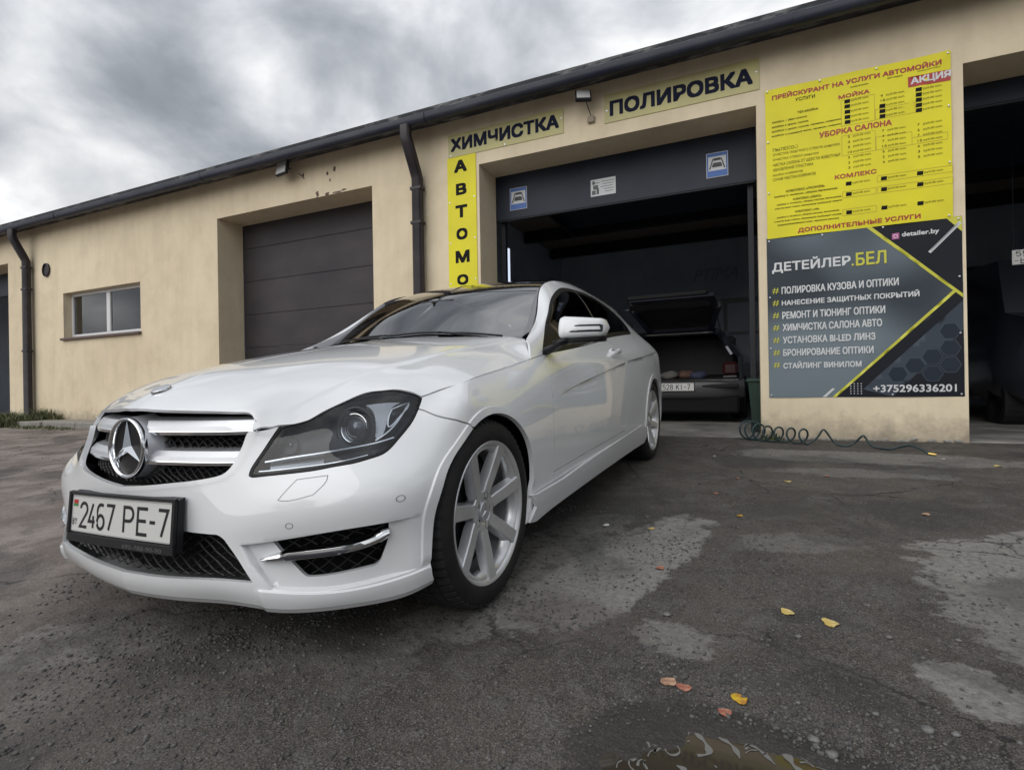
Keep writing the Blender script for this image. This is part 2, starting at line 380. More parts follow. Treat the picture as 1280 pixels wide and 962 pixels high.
def panel(name, S, outer, holes, m, parent, ret=.014, h=.018, off=0, extra=(), mode='pair', mirror=True, flipret=1, label=None, crop0=False):
    """cut a panel out of surface S. outer/holes: metric polygons. mode 'join' = both halves in one mesh"""
    polys = [outer]+list(holes); pts = []; edges = []
    for p in polys:
        if np.linalg.norm(p[0]-p[-1]) < 1e-5: p = p[:-1]
        n0 = len(pts); pts += list(p); edges += [(n0+i, n0+(i+1) % len(p)) for i in range(len(p))]
    for p in extra:
        n0 = len(pts); pts += list(p); edges += [(n0+i, n0+i+1) for i in range(len(p)-1)]
    lo = outer.min(0); hi = outer.max(0)
    gx = np.arange(lo[0]+h*.5, hi[0], h); gy = np.arange(lo[1]+h*.5, hi[1], h); X, Y = np.meshgrid(gx, gy); X = X+(np.arange(len(gy)) % 2)[:, None]*h*.5
    g = np.stack([X.ravel(), Y.ravel()], 1); k = inside(outer, g)
    for p in holes: k &= ~inside(p, g)
    g = g[k]
    keep = np.ones(len(g), bool)
    for p in polys: keep &= segdist(p, g) > h*.42
    for p in extra: keep &= segdist(p, g, False) > h*.3
    g = g[keep]; allp = [Vector((float(a), float(b))) for a, b in pts]+[Vector((float(a), float(b))) for a, b in g]
    r = delaunay_2d_cdt(allp, edges, [], 0, 1e-5)
    vc = np.array([v[:] for v in r[0]]); fc = np.array([f for f in r[2] if len(f) == 3])
    ce = vc[fc].mean(1); k = inside(outer, ce)
    for p in holes: k &= ~inside(p, ce)
    fc = fc[k]; used = np.unique(fc); mp = -np.ones(len(vc), int); mp[used] = np.arange(len(used)); vc = vc[used]; fc = mp[fc]
    uv = S.unmet(vc); P = S(uv[:, 0], uv[:, 1]); Nn = S.nb(uv[:, 0], uv[:, 1], full=S.disp is not None)
    if off: 
        o_ = off(uv[:, 0], uv[:, 1])[:, None] if callable(off) else off
        P = P+Nn*o_
    a, b, c = P[fc[:, 0]], P[fc[:, 1]], P[fc[:, 2]]; fn = np.cross(b-a, c-a)
    fl = (fn*Nn[fc].mean(1)).sum(1) < 0; fc[fl] = fc[fl][:, ::-1]
    V = [P]; NN = [Nn]; Fc = [fc]
    if ret:
        from collections import Counter
        e = np.vstack([fc[:, [0, 1]], fc[:, [1, 2]], fc[:, [2, 0]]]); key = [tuple(sorted(q)) for q in e.tolist()]; cnt = Counter(key)
        bd = np.array([q for q, kk in zip(e.tolist(), key) if cnt[kk] == 1 and not (mode == 'join' and abs(P[q[0], 0]) < 1e-3 and abs(P[q[1], 0]) < 1e-3)])
        if len(bd):
            n0 = len(P); q = []; nv = []; nn = []
            for i, (x, y) in enumerate(bd):
                ed = P[y]-P[x]; sn = np.cross(ed, Nn[x]); sn /= np.linalg.norm(sn)+1e-12
                base = n0+i*4; nv += [P[x], P[y], P[y]-Nn[y]*ret, P[x]-Nn[x]*ret]; nn += [sn]*4; q += [(base+1, base, base+3, base+2)]
            V.append(np.array(nv)); NN.append(np.array(nn)); ret_f = q
        else: ret_f = []
    else: ret_f = []
    V = np.vstack(V); NN = np.vstack(NN); F1 = [tuple(f) for f in fc.tolist()]+ret_f
    mirV = V*[-1, 1, 1]; mirN = NN*[-1, 1, 1]; mirF = [tuple(f[::-1]) for f in F1]
    res = []
    if mode == 'join':
        n = len(V); res.append(mk(name, np.vstack([V, mirV]), F1+[tuple(i+n for i in f) for f in mirF], m, parent, normals=np.vstack([NN, mirN])))
    else:
        res.append(mk(name, V, F1, m, parent, normals=NN))
        if mirror: res.append(mk(name, mirV, mirF, m, parent, normals=mirN))
    if label:
        for o in res: o['label'] = label
    return res

# ------------------------------------------------------------------ white coupe: body surface grid (metres; x across, y back, z up)
# columns: lists of 10 (x,y,z) rows r0..r9
def col(xs,ys,zs): return list(zip(xs,ys,zs))
cols=[]
def fc(x,prof,top):  # front column constant x for lower rows
    cols.append([(x,y,z) for z,y in prof]+top)
fc(0,[(.19,-.69),(.24,-.703),(.33,-.690),(.41,-.684),(.49,-.692),(.57,-.687),(.65,-.674)],[(0,-.660,.725),(0,-.57,.775),(0,-.45,.81)])
fc(.2,[(.195,-.675),(.245,-.690),(.33,-.679),(.41,-.674),(.49,-.672),(.57,-.655),(.645,-.637)],[(.2,-.618,.718),(.2,-.53,.765),(.2,-.42,.80)])
fc(.40,[(.205,-.648),(.255,-.665),(.33,-.655),(.405,-.648),(.48,-.630),(.55,-.605),(.625,-.574)],[(.408,-.542,.698),(.39,-.45,.752),(.38,-.35,.79)])
fc(.55,[(.192,-.600),(.240,-.610),(.335,-.597),(.41,-.600),(.485,-.585),(.56,-.534),(.63,-.468)],[(.545,-.395,.705),(.51,-.31,.765),(.49,-.23,.80)])
fc(.70,[(.192,-.506),(.232,-.520),(.34,-.522),(.42,-.533),(.495,-.520),(.575,-.446),(.655,-.350)],[(.66,-.265,.745),(.61,-.20,.790),(.57,-.14,.82)])
cols.append([(.800,-.408,.196),(.805,-.42,.245),(.81,-.42,.34),(.815,-.43,.42),(.815,-.415,.50),(.800,-.335,.585),(.772,-.25,.675),(.735,-.17,.745),(.67,-.13,.795),(.62,-.08,.83)])
cols.append([(.850,-.30,.212),(.858,-.308,.26),(.860,-.285,.34),(.868,-.275,.42),(.870,-.265,.50),(.858,-.205,.60),(.835,-.14,.70),(.765,-.06,.762),(.69,-.04,.81),(.63,-.01,.85)])
def sc(y,xs,zs,r8=None,r9=None):
    c=[(x,y,z) for x,z in zip(xs,zs)]
    cols.append(c+[r8,r9])
sc(.03,(.875,.885,.887,.887,.886,.875,.84,.775),(.20,.27,.35,.44,.53,.62,.71,.785),(.71,.04,.835),(.66,.06,.865))
sc(.38,(.865,.880,.884,.885,.884,.875,.848,.787),(.20,.27,.35,.44,.54,.64,.74,.822),(.73,.40,.875),(.68,.42,.91))
sc(.72,(.855,.870,.878,.881,.881,.876,.852,.800),(.20,.27,.35,.45,.56,.67,.78,.863),(.737,.80,.98),(.640,.90,1.03))
sc(1.25,(.850,.868,.878,.884,.886,.880,.860,.806),(.20,.27,.35,.46,.58,.70,.81,.905),(.69,1.20,1.13),(.556,1.22,1.25))
sc(1.85,(.850,.868,.880,.886,.888,.882,.862,.792),(.20,.27,.35,.46,.59,.72,.845,.945),(.675,1.72,1.19),(.53,1.66,1.335))
sc(2.4,(.860,.876,.886,.890,.890,.886,.864,.775),(.20,.27,.36,.48,.61,.74,.86,.975),(.668,2.28,1.175),(.525,2.22,1.32))
sc(2.8,(.865,.880,.889,.890,.887,.878,.852,.760),(.20,.28,.37,.49,.62,.75,.87,.985),(.655,2.75,1.135),(.54,2.75,1.262))
sc(3.15,(.84,.855,.862,.863,.861,.854,.835,.750),(.22,.30,.39,.50,.63,.76,.87,.965),(.625,3.12,1.07),(.53,3.12,1.165))
cols.append([(.79,3.40,.24),(.80,3.41,.31),(.805,3.42,.40),(.81,3.43,.51),(.805,3.42,.63),(.795,3.40,.75),(.775,3.38,.85),(.68,3.33,.93),(.56,3.31,.98),(.45,3.30,1.01)])
cols.append([(.55,3.66,.25),(.56,3.68,.32),(.57,3.70,.41),(.57,3.70,.52),(.57,3.68,.64),(.56,3.65,.75),(.54,3.60,.84),(.48,3.54,.91),(.40,3.47,.955),(.3,3.4,.99)])
cols.append([(0,3.72,.25),(0,3.74,.32),(0,3.76,.41),(0,3.76,.52),(0,3.74,.64),(0,3.71,.75),(0,3.66,.85),(0,3.6,.915),(0,3.52,.955),(0,3.44,.99)])
G=np.array(cols).transpose(1,0,2)
W=Surf(G)
W.sgn = 1
pt = W.base(np.array([9.]), np.array([4.]))[0]
if W.nb(np.array([9.]), np.array([4.]))[0][0] < 0: W.sgn = -1
HL = [[(2.236,4.876),(2.231,5.063),(2.314,5.655),(2.401,6.515)],
 [(2.401,6.515),(2.456,6.577),(2.757,6.739),(2.879,6.894),(3.019,7.058),(3.250,7.176),(3.595,7.233),(3.832,7.162),(4.190,7.077),(4.445,6.990),(4.693,6.871),(4.880,6.707)],
 [(4.880,6.707),(4.877,6.541),(4.851,6.253),(4.807,5.965),(4.714,5.713),(4.596,5.466),(4.506,5.222),(4.412,5.047),(4.195,4.947),(3.978,4.879),(3.683,4.845),(3.444,4.805),(2.948,4.800),(2.426,4.818),(2.286,4.826),(2.236,4.876)]]
GRL = [(2.021,6.454),(1.998,6.367),(1.985,5.976),(1.956,5.560),(1.922,5.251),(1.873,5.044),(1.804,4.887),(1.646,4.730),(1.349,4.528),(0.827,4.306),(0.452,4.217),(0.0,4.165)]
SPLIT = [(4.851,6.253),(5.038,6.133),(5.347,5.862),(5.841,5.557),(6.171,5.354),(6.276,5.268),(6.363,5.129)]
HOODLINE = [(4.880,6.707),(5.178,6.797),(5.674,6.873),(6.35,6.83),(7.037,6.798),(7.880,6.886),(8.439,6.960)]
HOODLINE2 = HOODLINE+[(8.83,6.99)]
DOORF = [(8.83,6.99),(8.666,6.227),(8.591,5.253),(8.552,4.044),(8.510,1.966)]
CREASE = [(2.265,2.403),(2.769,2.461),(3.632,2.600),(4.813,2.802),(5.5,2.88)]
CHAR = [(8.6,5.0),(8.834,5.035),(9.367,5.188),(10.398,5.431),(11.327,5.661),(12.4,5.82),(13.487,5.959),(14.2,6.0)]
ARCH = [(5.80,-.3),(5.775,.4),(5.745,1.035),(5.691,1.909),(5.705,2.804),(5.87,3.75),(6.011,4.411),(6.215,4.845),(6.40,5.12),(6.734,5.315),(7.077,5.30),(7.308,5.05),(7.509,4.507),(7.688,3.672),(7.758,2.913),(7.74,2.064),(7.66,1.0),(7.62,.3),(7.6,-.3)]
mt = lambda pts: W.met(pts)
crease_m = smooth_line(mt(CREASE), .01); char_m = smooth_line(mt(CHAR), .01)
arch_m = smooth_line(W.met(np.clip(ARCH, -.0, 99)), .012)
archF = np.vstack([smooth_line(mt([(max(a, 0), max(b, -0.0)) for a, b in ARCH]), .012)])
archF = archF.copy(); archF = np.vstack([[archF[0, 0], -.05], archF, [archF[-1, 0], -.05]])
an = np.radians(np.linspace(-40, 220, 61)); ry, rz = 2.762+.338*np.cos(an), .318+.338*np.sin(an)
rk = rz > .215
ra = W.inv_yz(ry[rk], rz[rk]); ra = ra[np.argsort(-np.arange(len(ra)))]; archR = W.met(ra); archR = np.vstack([[archR[0, 0], -.05], archR, [archR[-1, 0], -.05]])
grl_m = smooth_line(mt(GRL), .008)
recess = np.vstack([crease_m, smooth_line(mt([(5.5,2.88),(5.6,1.6),(5.703,1.06)]), .02)[1:], smooth_line(mt([(5.703,1.06),(4.576,1.065),(3.655,1.03),(2.859,1.035)]), .02)[1:], smooth_line(mt([(2.859,1.035),(2.543,1.686),(2.265,2.403)]), .02)[1:]])
def sdist(poly, q, closed=True):
    d = segdist(poly, q, closed)
    return np.where(inside(poly, q), d, -d) if closed else d
def wdisp(u, v):
    q = W.met(np.stack([u, v], 1)); d = np.zeros(len(u))
    k = (u < 6) & (v < 3.2)
    if k.any():
        s = sdist(recess, q[k]); fade = sstep((5.5-u[k])/1.0)
        d[k] -= .020*sstep(s/.0055)*fade
    k = (u > 2.6) & (u < 5.9) & (v < 1.6)
    if k.any(): d[k] += .0065*sstep((1.035-v[k])/.07)*sstep((u[k]-2.62)/.06)
    k = (u < 2.6) & (v > 3.6)
    if k.any(): d[k] += .0045*sstep((.021-segdist(grl_m, q[k], False))/.005)
    k = (u > 5.2) & (u < 8.4) & (v < 5.9)
    if k.any(): d[k] += .0060*sstep((.033-segdist(archF, q[k], False))/.006)*np.where(u[k] > 6.8, sstep((v[k]-1.7)/.5), sstep((v[k]-1.06)/.25))
    k = (u > 11.2) & (u < 14.2) & (v < 5.9)
    if k.any(): d[k] += .0060*sstep((.033-segdist(archR, q[k], False))/.006)
    k = (u > 8.5) & (u < 14.2) & (v > 2.4) & (v < 6.2)
    if k.any():
        vc = np.interp(u[k], [a for a, b in CHAR], [b for a, b in CHAR]); below = (np.interp(vc, W.vi, W.mv)-q[k][:, 1])
        d[k] -= .0110*sstep(below/.007)*np.exp(-np.maximum(below, 0)/.16)*sstep((u[k]-8.7)/1.0)*sstep((14.1-u[k])/.6)
    return d
W.disp = wdisp

car = thing('parked_car', 'large white two-door coupe with black roof parked nose-out in the foreground', 'car', (0, 1.38, 0))
hl_m = chain(W, HL)
# --- front bumper
outer = chain(W, [('line', [(0, 0), (0, 4.165), (0, 6.9)]), ('line', [(0, 6.9), (2.03, 6.9)]), ('line', [(2.03, 6.9), (2.03, 6.434)]), [(2.024,6.434),(2.150,6.454),(2.278,6.514),(2.375,6.577)], ('line', [(2.375,6.577), (3.0, 6.0), (4.851, 6.253)]), SPLIT, ('line', [(6.363, 5.129), (6.9, 4.9), (6.9, 0.), (0, 0.)])])
grl_hole = np.vstack([grl_m, mt([(0., 4.165)])-[.05, 0], mt([(0., 8.)])-[.05, 0], mt([(2.0, 8.)]), mt([(2.024, 6.5)])])
intake = chain(W, [('line', [(0, 2.72), (1.2, 2.745), (1.848, 2.770)]), [(1.848,2.770),(1.913,2.719),(1.991,2.579)], [(1.991,2.579),(2.280,1.836),(2.550,1.215)], ('line', [(2.550,1.215),(1.611,1.186),(0.856,1.151),(0, 1.14)])])
intake_h = np.vstack([intake, [[-.05, intake[-1, 1]], [-.05, intake[0, 1]]]])
SI = [[(2.768,2.446),(3.632,2.600),(4.580,2.771),(4.813,2.802)], [(4.813,2.802),(4.801,2.492),(4.737,2.003),(4.656,1.735),(4.593,1.545),(4.505,1.449)], [(4.505,1.449),(4.097,1.425),(4.030,1.419),(3.405,1.381),(3.361,1.401),(3.311,1.459)], [(3.311,1.459),(3.164,1.674),(2.912,2.082),(2.768,2.446)]]
si_m = chain(W, SI)
lipl = smooth_line(mt([(0, 1.05), (2.6, 1.0), (2.682,0.94),(3.655,1.020),(4.082,1.05),(4.576,1.058),(5.68,1.050)]), .012)
def offl(line, d):
    t = np.gradient(line, axis=0); t /= np.linalg.norm(t, axis=1, keepdims=True)+1e-12; o = line+np.stack([-t[:, 1], t[:, 0]], 1)*d
    return o
def keepin(line, poly): k = inside(poly, line); return line[k]
def ring_lines(line, ds, poly, sgn):
    out = []
    for d in ds:
        o = offl(line, d*sgn); k = inside(poly, o)&(segdist(line, o, False) > d*.97); run = []
        for q, kk in zip(o, k):
            if kk: run.append(q)
            elif len(run) > 3: out.append(np.array(run)); run = []
            else: run = []
        if len(run) > 3: out.append(np.array(run))
    return out
def shrink0(p, g):
    q = grow(p, g); q[:, 0] = np.where(p_close0(q), 0, q[:, 0]); return q
def p_close0(q): return q[:, 0] < .006
bump_o = shrink0(outer, -.0018)
gsg = -1 if inside(outer, offl(grl_m, .02)).mean() < .5 else 1
gsg = 1 if np.mean(inside(grl_hole, offl(grl_m, -.01))) > .5 else -1
asg = 1 if np.mean(inside(archF, offl(archF[1:-1], -.01))) > .5 else -1
bx_lines = ring_lines(grl_m, (.0155, .0215), bump_o, gsg)+ring_lines(archF[1:-1], (.0265, .0285, .0305, .0335), bump_o, asg)
cz = crease_m[:int(len(crease_m)*.93)]
panel('front_bumper', W, bump_o, [grow(hl_m, .003), grl_hole, intake_h, si_m, archF], 'paint', car, mode='join', h=.016, ret=.016,
      extra=[cz-[0, q_] for q_ in (0, .0015, .003, .0045, .006)]+[smooth_line(mt([(2.29,2.36),(2.56,1.67),(2.84,1.08)]), .012)+[q_, 0] for q_ in (-.001, .002, .0045, .007)]+[smooth_line(mt([(2.95,1.035),(3.655,1.030),(4.576,1.065),(5.4,1.062)]), .012)+[0, q_] for q_ in (0, .002, .004, .006)]+[smooth_line(mt([(2.66,v_),(3.655,v_),(4.576,v_),(5.66,v_)]), .012) for v_ in (.965,.985,1.0,1.015,1.035)]+[smooth_line(mt([(u_,.1),(u_,1.0)]), .012) for u_ in (2.63,2.65,2.67)]+bx_lines)
# lip underside
lu = np.linspace(0, 5.80, 70); bp = W(lu, lu*0+.001); nn_ = W.nb(lu, lu*0+.01); nn_[:, 2] = 0; nn_ /= np.linalg.norm(nn_, axis=1, keepdims=True)
lo1 = bp-nn_*.010+[0, 0, -.013]; lo2 = bp-nn_*.07+[0, 0, -.018]; lo3 = bp-nn_*.25+[0, 0, -.01]
def strip(name, rows, m, parent, mirror='join', smooth=True, angle=40):
    k = len(rows[0]); V = np.vstack(rows); Fs = [(i*k+j, i*k+j+1, (i+1)*k+j+1, (i+1)*k+j) for i in range(len(rows)-1) for j in range(k-1)]
    if mirror == 'join': n = len(V); V = np.vstack([V, V*[-1, 1, 1]]); Fs = Fs+[tuple(i+n for i in f[::-1]) for f in Fs]; return [mk(name, V, Fs, m, parent, smooth, angle=angle)]
    o = [mk(name, V, Fs, m, parent, smooth, angle=angle)]
    if mirror: o.append(mk(name, V*[-1, 1, 1], [f[::-1] for f in Fs], m, parent, smooth, angle=angle))
    return o
strip('bumper_lip', [bp, lo1, lo2, lo3], 'plastic' if False else 'paint', car)
# sensors, washer covers: fine dark joints cut as thin rings proud of the skin
def on(uvm, off=0):
    uv = W.unmet(uvm); return W(uv[:, 0], uv[:, 1])+W.nb(uv[:, 0], uv[:, 1], full=True)*off
def seam(name, line, wdt, m, off=.0004, closed=True, mirror=True):
    a = grow(line, wdt/2) if closed else line+[0, wdt/2]; b = grow(line, -wdt/2) if closed else line-[0, wdt/2]
    n = min(len(a), len(b)); a, b = a[:n], b[:n]
    if closed: a = np.vstack([a, a[:1]]); b = np.vstack([b, b[:1]])
    return strip(name, [on(a, off), on(b, off)], m, car, mirror=mirror)
M['joint'] = mat('panel_joint', (.03, .03, .032), .8)
M['joint2'] = mat('grey_joint', (.16, .16, .165), .6)
for cu, cv in ((3.176, 3.027), (5.022, 3.578)):
    c0 = mt([(cu, cv)])[0]; a_ = np.linspace(0, 2*math.pi, 25)[:-1]
    seam('parking_sensor', c0+.0105*np.stack([np.cos(a_), np.sin(a_)], 1), .0022, 'joint2')
WC = chain(W, [[(2.925,3.944),(3.139,4.552)], [(3.139,4.552),(3.642,4.576)], [(3.642,4.576),(3.669,4.404),(3.537,4.030)], [(3.537,4.030),(3.043,3.897),(2.925,3.944)]])
seam('washer_cover_joint', WC, .0020, 'joint2')
# --- mesh grilles
def lattice(name, S, region, m, off, cell=.034, wire=.0022, skew=.6, mirror='join', depth=.006):
    """crossed slanting wires clipped to a region of the body surface, set back behind it"""
    lo, hi = region.min(0), region.max(0); V = []; Fs = []
    for sg in (1, -1):
        c = lo[0]-3*(hi[1]-lo[1])
        while c < hi[0]+3*(hi[1]-lo[1]):
            t = np.linspace(0, 1, 60); ys = lo[1]+(hi[1]-lo[1])*t; xs = c+sg*(ys-lo[1])/skew + .0035*np.sin(ys/.0085*1.0+sg)
            q = np.stack([xs, ys], 1); k = inside(region, q)
            runs = []; cur = []
            for i in range(60):
                if k[i]: cur.append(q[i])
                elif cur: runs.append(cur); cur = []
            if cur: runs.append(cur)
            for r_ in runs:
                if len(r_) < 2: continue
                p = np.array(r_); uv = S.unmet(p); P = S.base(uv[:, 0], uv[:, 1]); n = S.nb(uv[:, 0], uv[:, 1]); P = P-n*off
                d = np.gradient(P, axis=0); s_ = np.cross(d, n); s_ /= np.linalg.norm(s_, axis=1, keepdims=True)+1e-9
                for s2 in (((1,)) if mirror == 'one' else (1, -1)):
                    f = np.array([s2, 1, 1]); n0 = len(V)
                    for i in range(len(P)): V += [(P[i]+s_[i]*wire-n[i]*depth)*f, (P[i]+n[i]*0.0)*f, (P[i]-s_[i]*wire-n[i]*depth)*f]
                    for i in range(len(P)-1):
                        for k2 in (0, 1): Fs.append((n0+3*i+k2, n0+3*i+k2+1, n0+3*i+k2+4, n0+3*i+k2+3))
            c += cell
    return mk(name, V, Fs, m, car, True, kind='stuff')
M['mesh'] = mat('grille_mesh', (.012, .0125, .014), .5)
lattice('intake_mesh', W, intake, 'mesh', .035, cell=.046, skew=.62, wire=.0015)
lattice('intake_mesh', W, si_m, 'mesh', .035, cell=.05, skew=.5, wire=.0014)
gtop = np.vstack([grl_m, mt([(0, 4.165), (0, 7.0), (1.9, 7.0)])])
lattice('grille_mesh', W, gtop, 'mesh', .045, cell=.030, skew=.9, wire=.0012)
# dark body behind all openings
def backing(name, S, u0, u1, v0, v1, off, m='matte', nu=30, nv=12):
    U, V_ = np.meshgrid(np.linspace(u0, u1, nu), np.linspace(v0, v1, nv)); P = S.base(U.ravel(), V_.ravel())-S.nb(U.ravel(), V_.ravel())*off
    rows = list(P.reshape(nv, nu, 3)); return strip(name, rows, m, car)
backing('front_lining', W, 0, 5.5, .3, 6.4, .085)

# --- headlights
def lampset():
    inn = grow(hl_m, -.0015)
    panel('headlight_glass', W, grow(hl_m, -.009), [], 'lens', car, h=.02, ret=0, off=-.0012)
    # black rubber frame round the lens: band on the skin, 9 mm wide
    band = grow(hl_m, -.006); low = hl_m.copy(); q_ = W.unmet(hl_m); sh = np.where((q_[:, 1] < 6.3) & (q_[:, 1] > 4.7), 1., 0.)
    cen = band.mean(0); band = band+(cen-band)/np.linalg.norm(cen-band, axis=1, keepdims=True)*(.007*np.interp(W.unmet(band)[:, 0]-.55*(W.unmet(band)[:, 1]-4.8), [2.2, 2.5, 3.6, 4.4], [.2, .5, 1., 1.]))[:, None]*np.clip((6.4-W.unmet(band)[:, 1])/.5, 0, 1)[:, None]
    panel('headlight_frame', W, grow(hl_m, -.0012), [band], 'seal', car, h=.02, ret=.02, off=-.0004)
    # reflector bowl: offset surface with walls
    bk = grow(hl_m, -.004)
    o = panel('headlight_housing', W, bk, [], 'bucket', car, h=.02, ret=-.055, off=-.058)
    def bars(name, line_uv, off, wd, m, th=.004):
        l = smooth_line(mt(line_uv), .01); uv = W.unmet(l); P = W.base(uv[:, 0], uv[:, 1]); n = W.nb(uv[:, 0], uv[:, 1]); P = P-n*off
        d = np.gradient(P, axis=0); s_ = np.cross(d, n); s_ /= np.linalg.norm(s_, axis=1, keepdims=True)+1e-9
        a, b, c, e = P+s_*wd/2, P-s_*wd/2, P-s_*wd/2-n*.03, P+s_*wd/2-n*.03
        strip(name, [e, a, b, c], m, car, mirror=True)
    # long horizontal chrome-edged daylight strip
    bars('daylight_bar', [(2.38,5.38),(2.74,5.45),(3.21,5.48),(3.67,5.51),(4.06,5.53),(4.43,5.58)], .012, .0045, 'chrome')
    bars('daylight_bar', [(2.30,5.06),(2.81,5.06),(3.33,5.06),(3.70,5.09),(4.06,5.17)], .014, .003, 'chrome')
    bars('indicator_lens', [(3.35,5.30),(3.72,5.32),(4.02,5.38)], .028, .022, 'plastic')
    bars('indicator_lens', [(2.45,5.25),(2.85,5.28),(3.3,5.28)], .030, .022, 'reflector')
    # smaller side reflector with chrome rim
    rim = [(4.12,6.55),(4.35,6.63),(4.56,6.67),(4.53,6.50),(4.37,6.27),(4.16,6.02),(4.07,6.30),(4.12,6.55)]
    bars('marker_line', [(4.56,6.66),(4.40,6.22),(4.21,5.86),(4.00,5.64)], .015, .004, 'chrome')
    bars('marker_rim', rim, .020, .004, 'chrome')
    panel('headlight_reflector', W, chain(W, [[(3.55,7.00),(3.83,6.89),(4.31,6.78)], [(4.31,6.78),(4.09,6.60),(4.05,6.16),(4.07,5.74)], [(4.07,5.74),(3.97,5.77),(3.83,6.24)], [(3.83,6.24),(3.72,6.66),(3.55,7.00)]]), [], 'satin', car, h=.03, ret=.02, off=-.026)
    # projector: rings turned about the local normal
    for (u, v, r, dep, nm) in ((3.49, 6.25, .046, .024, 'projector'), (2.60, 6.10, .020, .052, 'high_beam')):
        P = W.base(u, v)[0]; n = W.nb(np.array([u]), np.array([v]))[0]; n = Vector((n[0]*.55+.0, n[1]-.45, n[2]*.25)).normalized()
        c = Vector(P)-Vector(W.nb(np.array([u]), np.array([v]))[0])*dep
        for s2 in (1, -1):
            cc = Vector((c.x*s2, c.y, c.z)); q = Vector((n.x*s2, n.y, n.z)).to_track_quat('X', 'Z').to_matrix().to_4x4(); mw = Matrix.Translation(cc) @ q
            if nm == 'projector':
                b = MB(); b.lathe([(-.05, r*.96), (-.004, r), (.003, r*.97), (.004, r*.92), (.0, r*.86), (-.012, r*.83)], 40, mw=mw); b.build('projector_ring', 'chrome', car, smooth=True)
                b = MB(); b.lathe([(-.012, r*.83), (-.004, r*.76), (-.002, r*.70), (-.008, r*.68)], 40, mw=mw); b.build('projector_shroud', 'reflector', car, smooth=True)
                b = MB(); b.lathe([(-.010, r*.69), (.000, r*.55), (.007, r*.36), (.010, r*.15), (.0105, .0001)], 32, mw=mw); b.build('projector_lens', 'bulb', car, smooth=True)
                b = MB(); b.lathe([(-.012, r*1.35), (-.004, r*1.42), (-.002, r*1.36), (-.012, r*1.1), (-.03, r*1.0)], 40, mw=mw); b.build('projector_bezel', 'bucket', car, smooth=True)
            else:
                b = MB(); b.lathe([(.012, r*1.5), (.0, r*1.3), (-.02, r*.8), (-.025, .0001)], 32, mw=mw); b.build('headlight_reflector', 'reflector', car, smooth=True)
                b = MB(); b.lathe([(-.02, .006), (.004, .006), (.006, .0001)], 12, mw=mw); b.build('lamp_bulb', 'chrome', car, smooth=True)
lampset()

# --- fender, door, side panel
fend = chain(W, [HOODLINE2, DOORF, ('line', [(8.510,1.966),(8.505, .9),(8.5,0.),(6.9,0.),(6.9,4.9),(6.363,5.129)]), SPLIT[::-1], ('line', [(4.851,6.253),(4.880,6.707)])])
fe_o = grow(fend, -.0028)
panel('front_fender', W, fe_o, [archF, grow(hl_m, .003)], 'paint', car, h=.018, ret=.018, extra=ring_lines(archF[1:-1], (.0265, .0285, .0305, .0335), fe_o, asg))
doorR = [(10.753,7.06),(10.876,6.931),(10.986,6.417),(11.057,5.590),(11.034,4.072),(10.983,2.919),(10.916,2.129)]
BELT = [(8.83,6.99),(9.295,6.965),(10.0,7.0),(10.753,7.06)]
door_m = chain(W, [DOORF, ('line', [(8.510,1.966),(9.4,2.02),(10.916,2.129)]), doorR[::-1], BELT[::-1]])
charx = [char_m[4:-4]-[0, q_] for q_ in (0, .0023, .0046, .007)]
panel('door', W, grow(door_m, -.0018), [], 'paint', car, h=.018, ret=.014, extra=[np.array([q for q in c if inside(grow(door_m, -.01), q[None])[0]]) for c in charx])
DLO = [(8.83,7.005),(8.96,7.5),(9.121,7.979),(9.38,8.20),(9.676,8.313),(10.166,8.414),(10.601,8.539),(10.977,8.532),(11.452,8.575),(12.0,8.56),(12.30,8.40),(12.56,8.10),(12.70,7.8),(12.75,7.55)]
DLO2 = [(12.75,7.55),(12.72,7.36),(12.58,7.22),(12.261,7.160)]
dlo_m = chain(W, [DLO, DLO2, [(12.261,7.160),(11.5,7.12),(10.820,7.089),(10.0,7.02),(9.295,6.962),(8.83,7.005)]])
APIL = [(8.541,8.136),(8.826,8.561),(9.387,8.88),(9.721,8.93),(10.231,8.92),(10.6,8.93),(11.074,8.93),(11.623,8.93),(12.3,8.93),(13.2,8.93)]
side = chain(W, [[(8.439,6.959),(8.534,7.459),(8.541,8.136)], APIL, ('line', [(13.2,8.93),(15.0,8.93),(15.0,0.),(8.5,0.),(8.505,.9),(8.51,1.966)]), DOORF[::-1], ('line', [(8.83,6.99),(8.439,6.959)])])
def inpoly(c, poly): 
    k = inside(poly, c); return c[k]
rsg = 1 if np.mean(inside(archR, offl(archR[1:-1], -.01))) > .5 else -1
panel('side_panel', W, grow(side, -.0016), [grow(door_m, .0018), dlo_m, archR], 'paint', car, h=.02, ret=.014, extra=[c[c[:, 0] > W.met([(11.2, 5)])[0, 0]] for c in charx]+ring_lines(archR[1:-1], (.0265, .0285, .0305, .0335), grow(side, -.01), rsg))
tail = chain(W, [('line', [(15, 0.), (17, 0.), (17, 8.93), (15, 8.93), (15, 0.)])])
panel('tail_panel', W, tail, [], 'paint', car, mode='join', h=.05, ret=0)
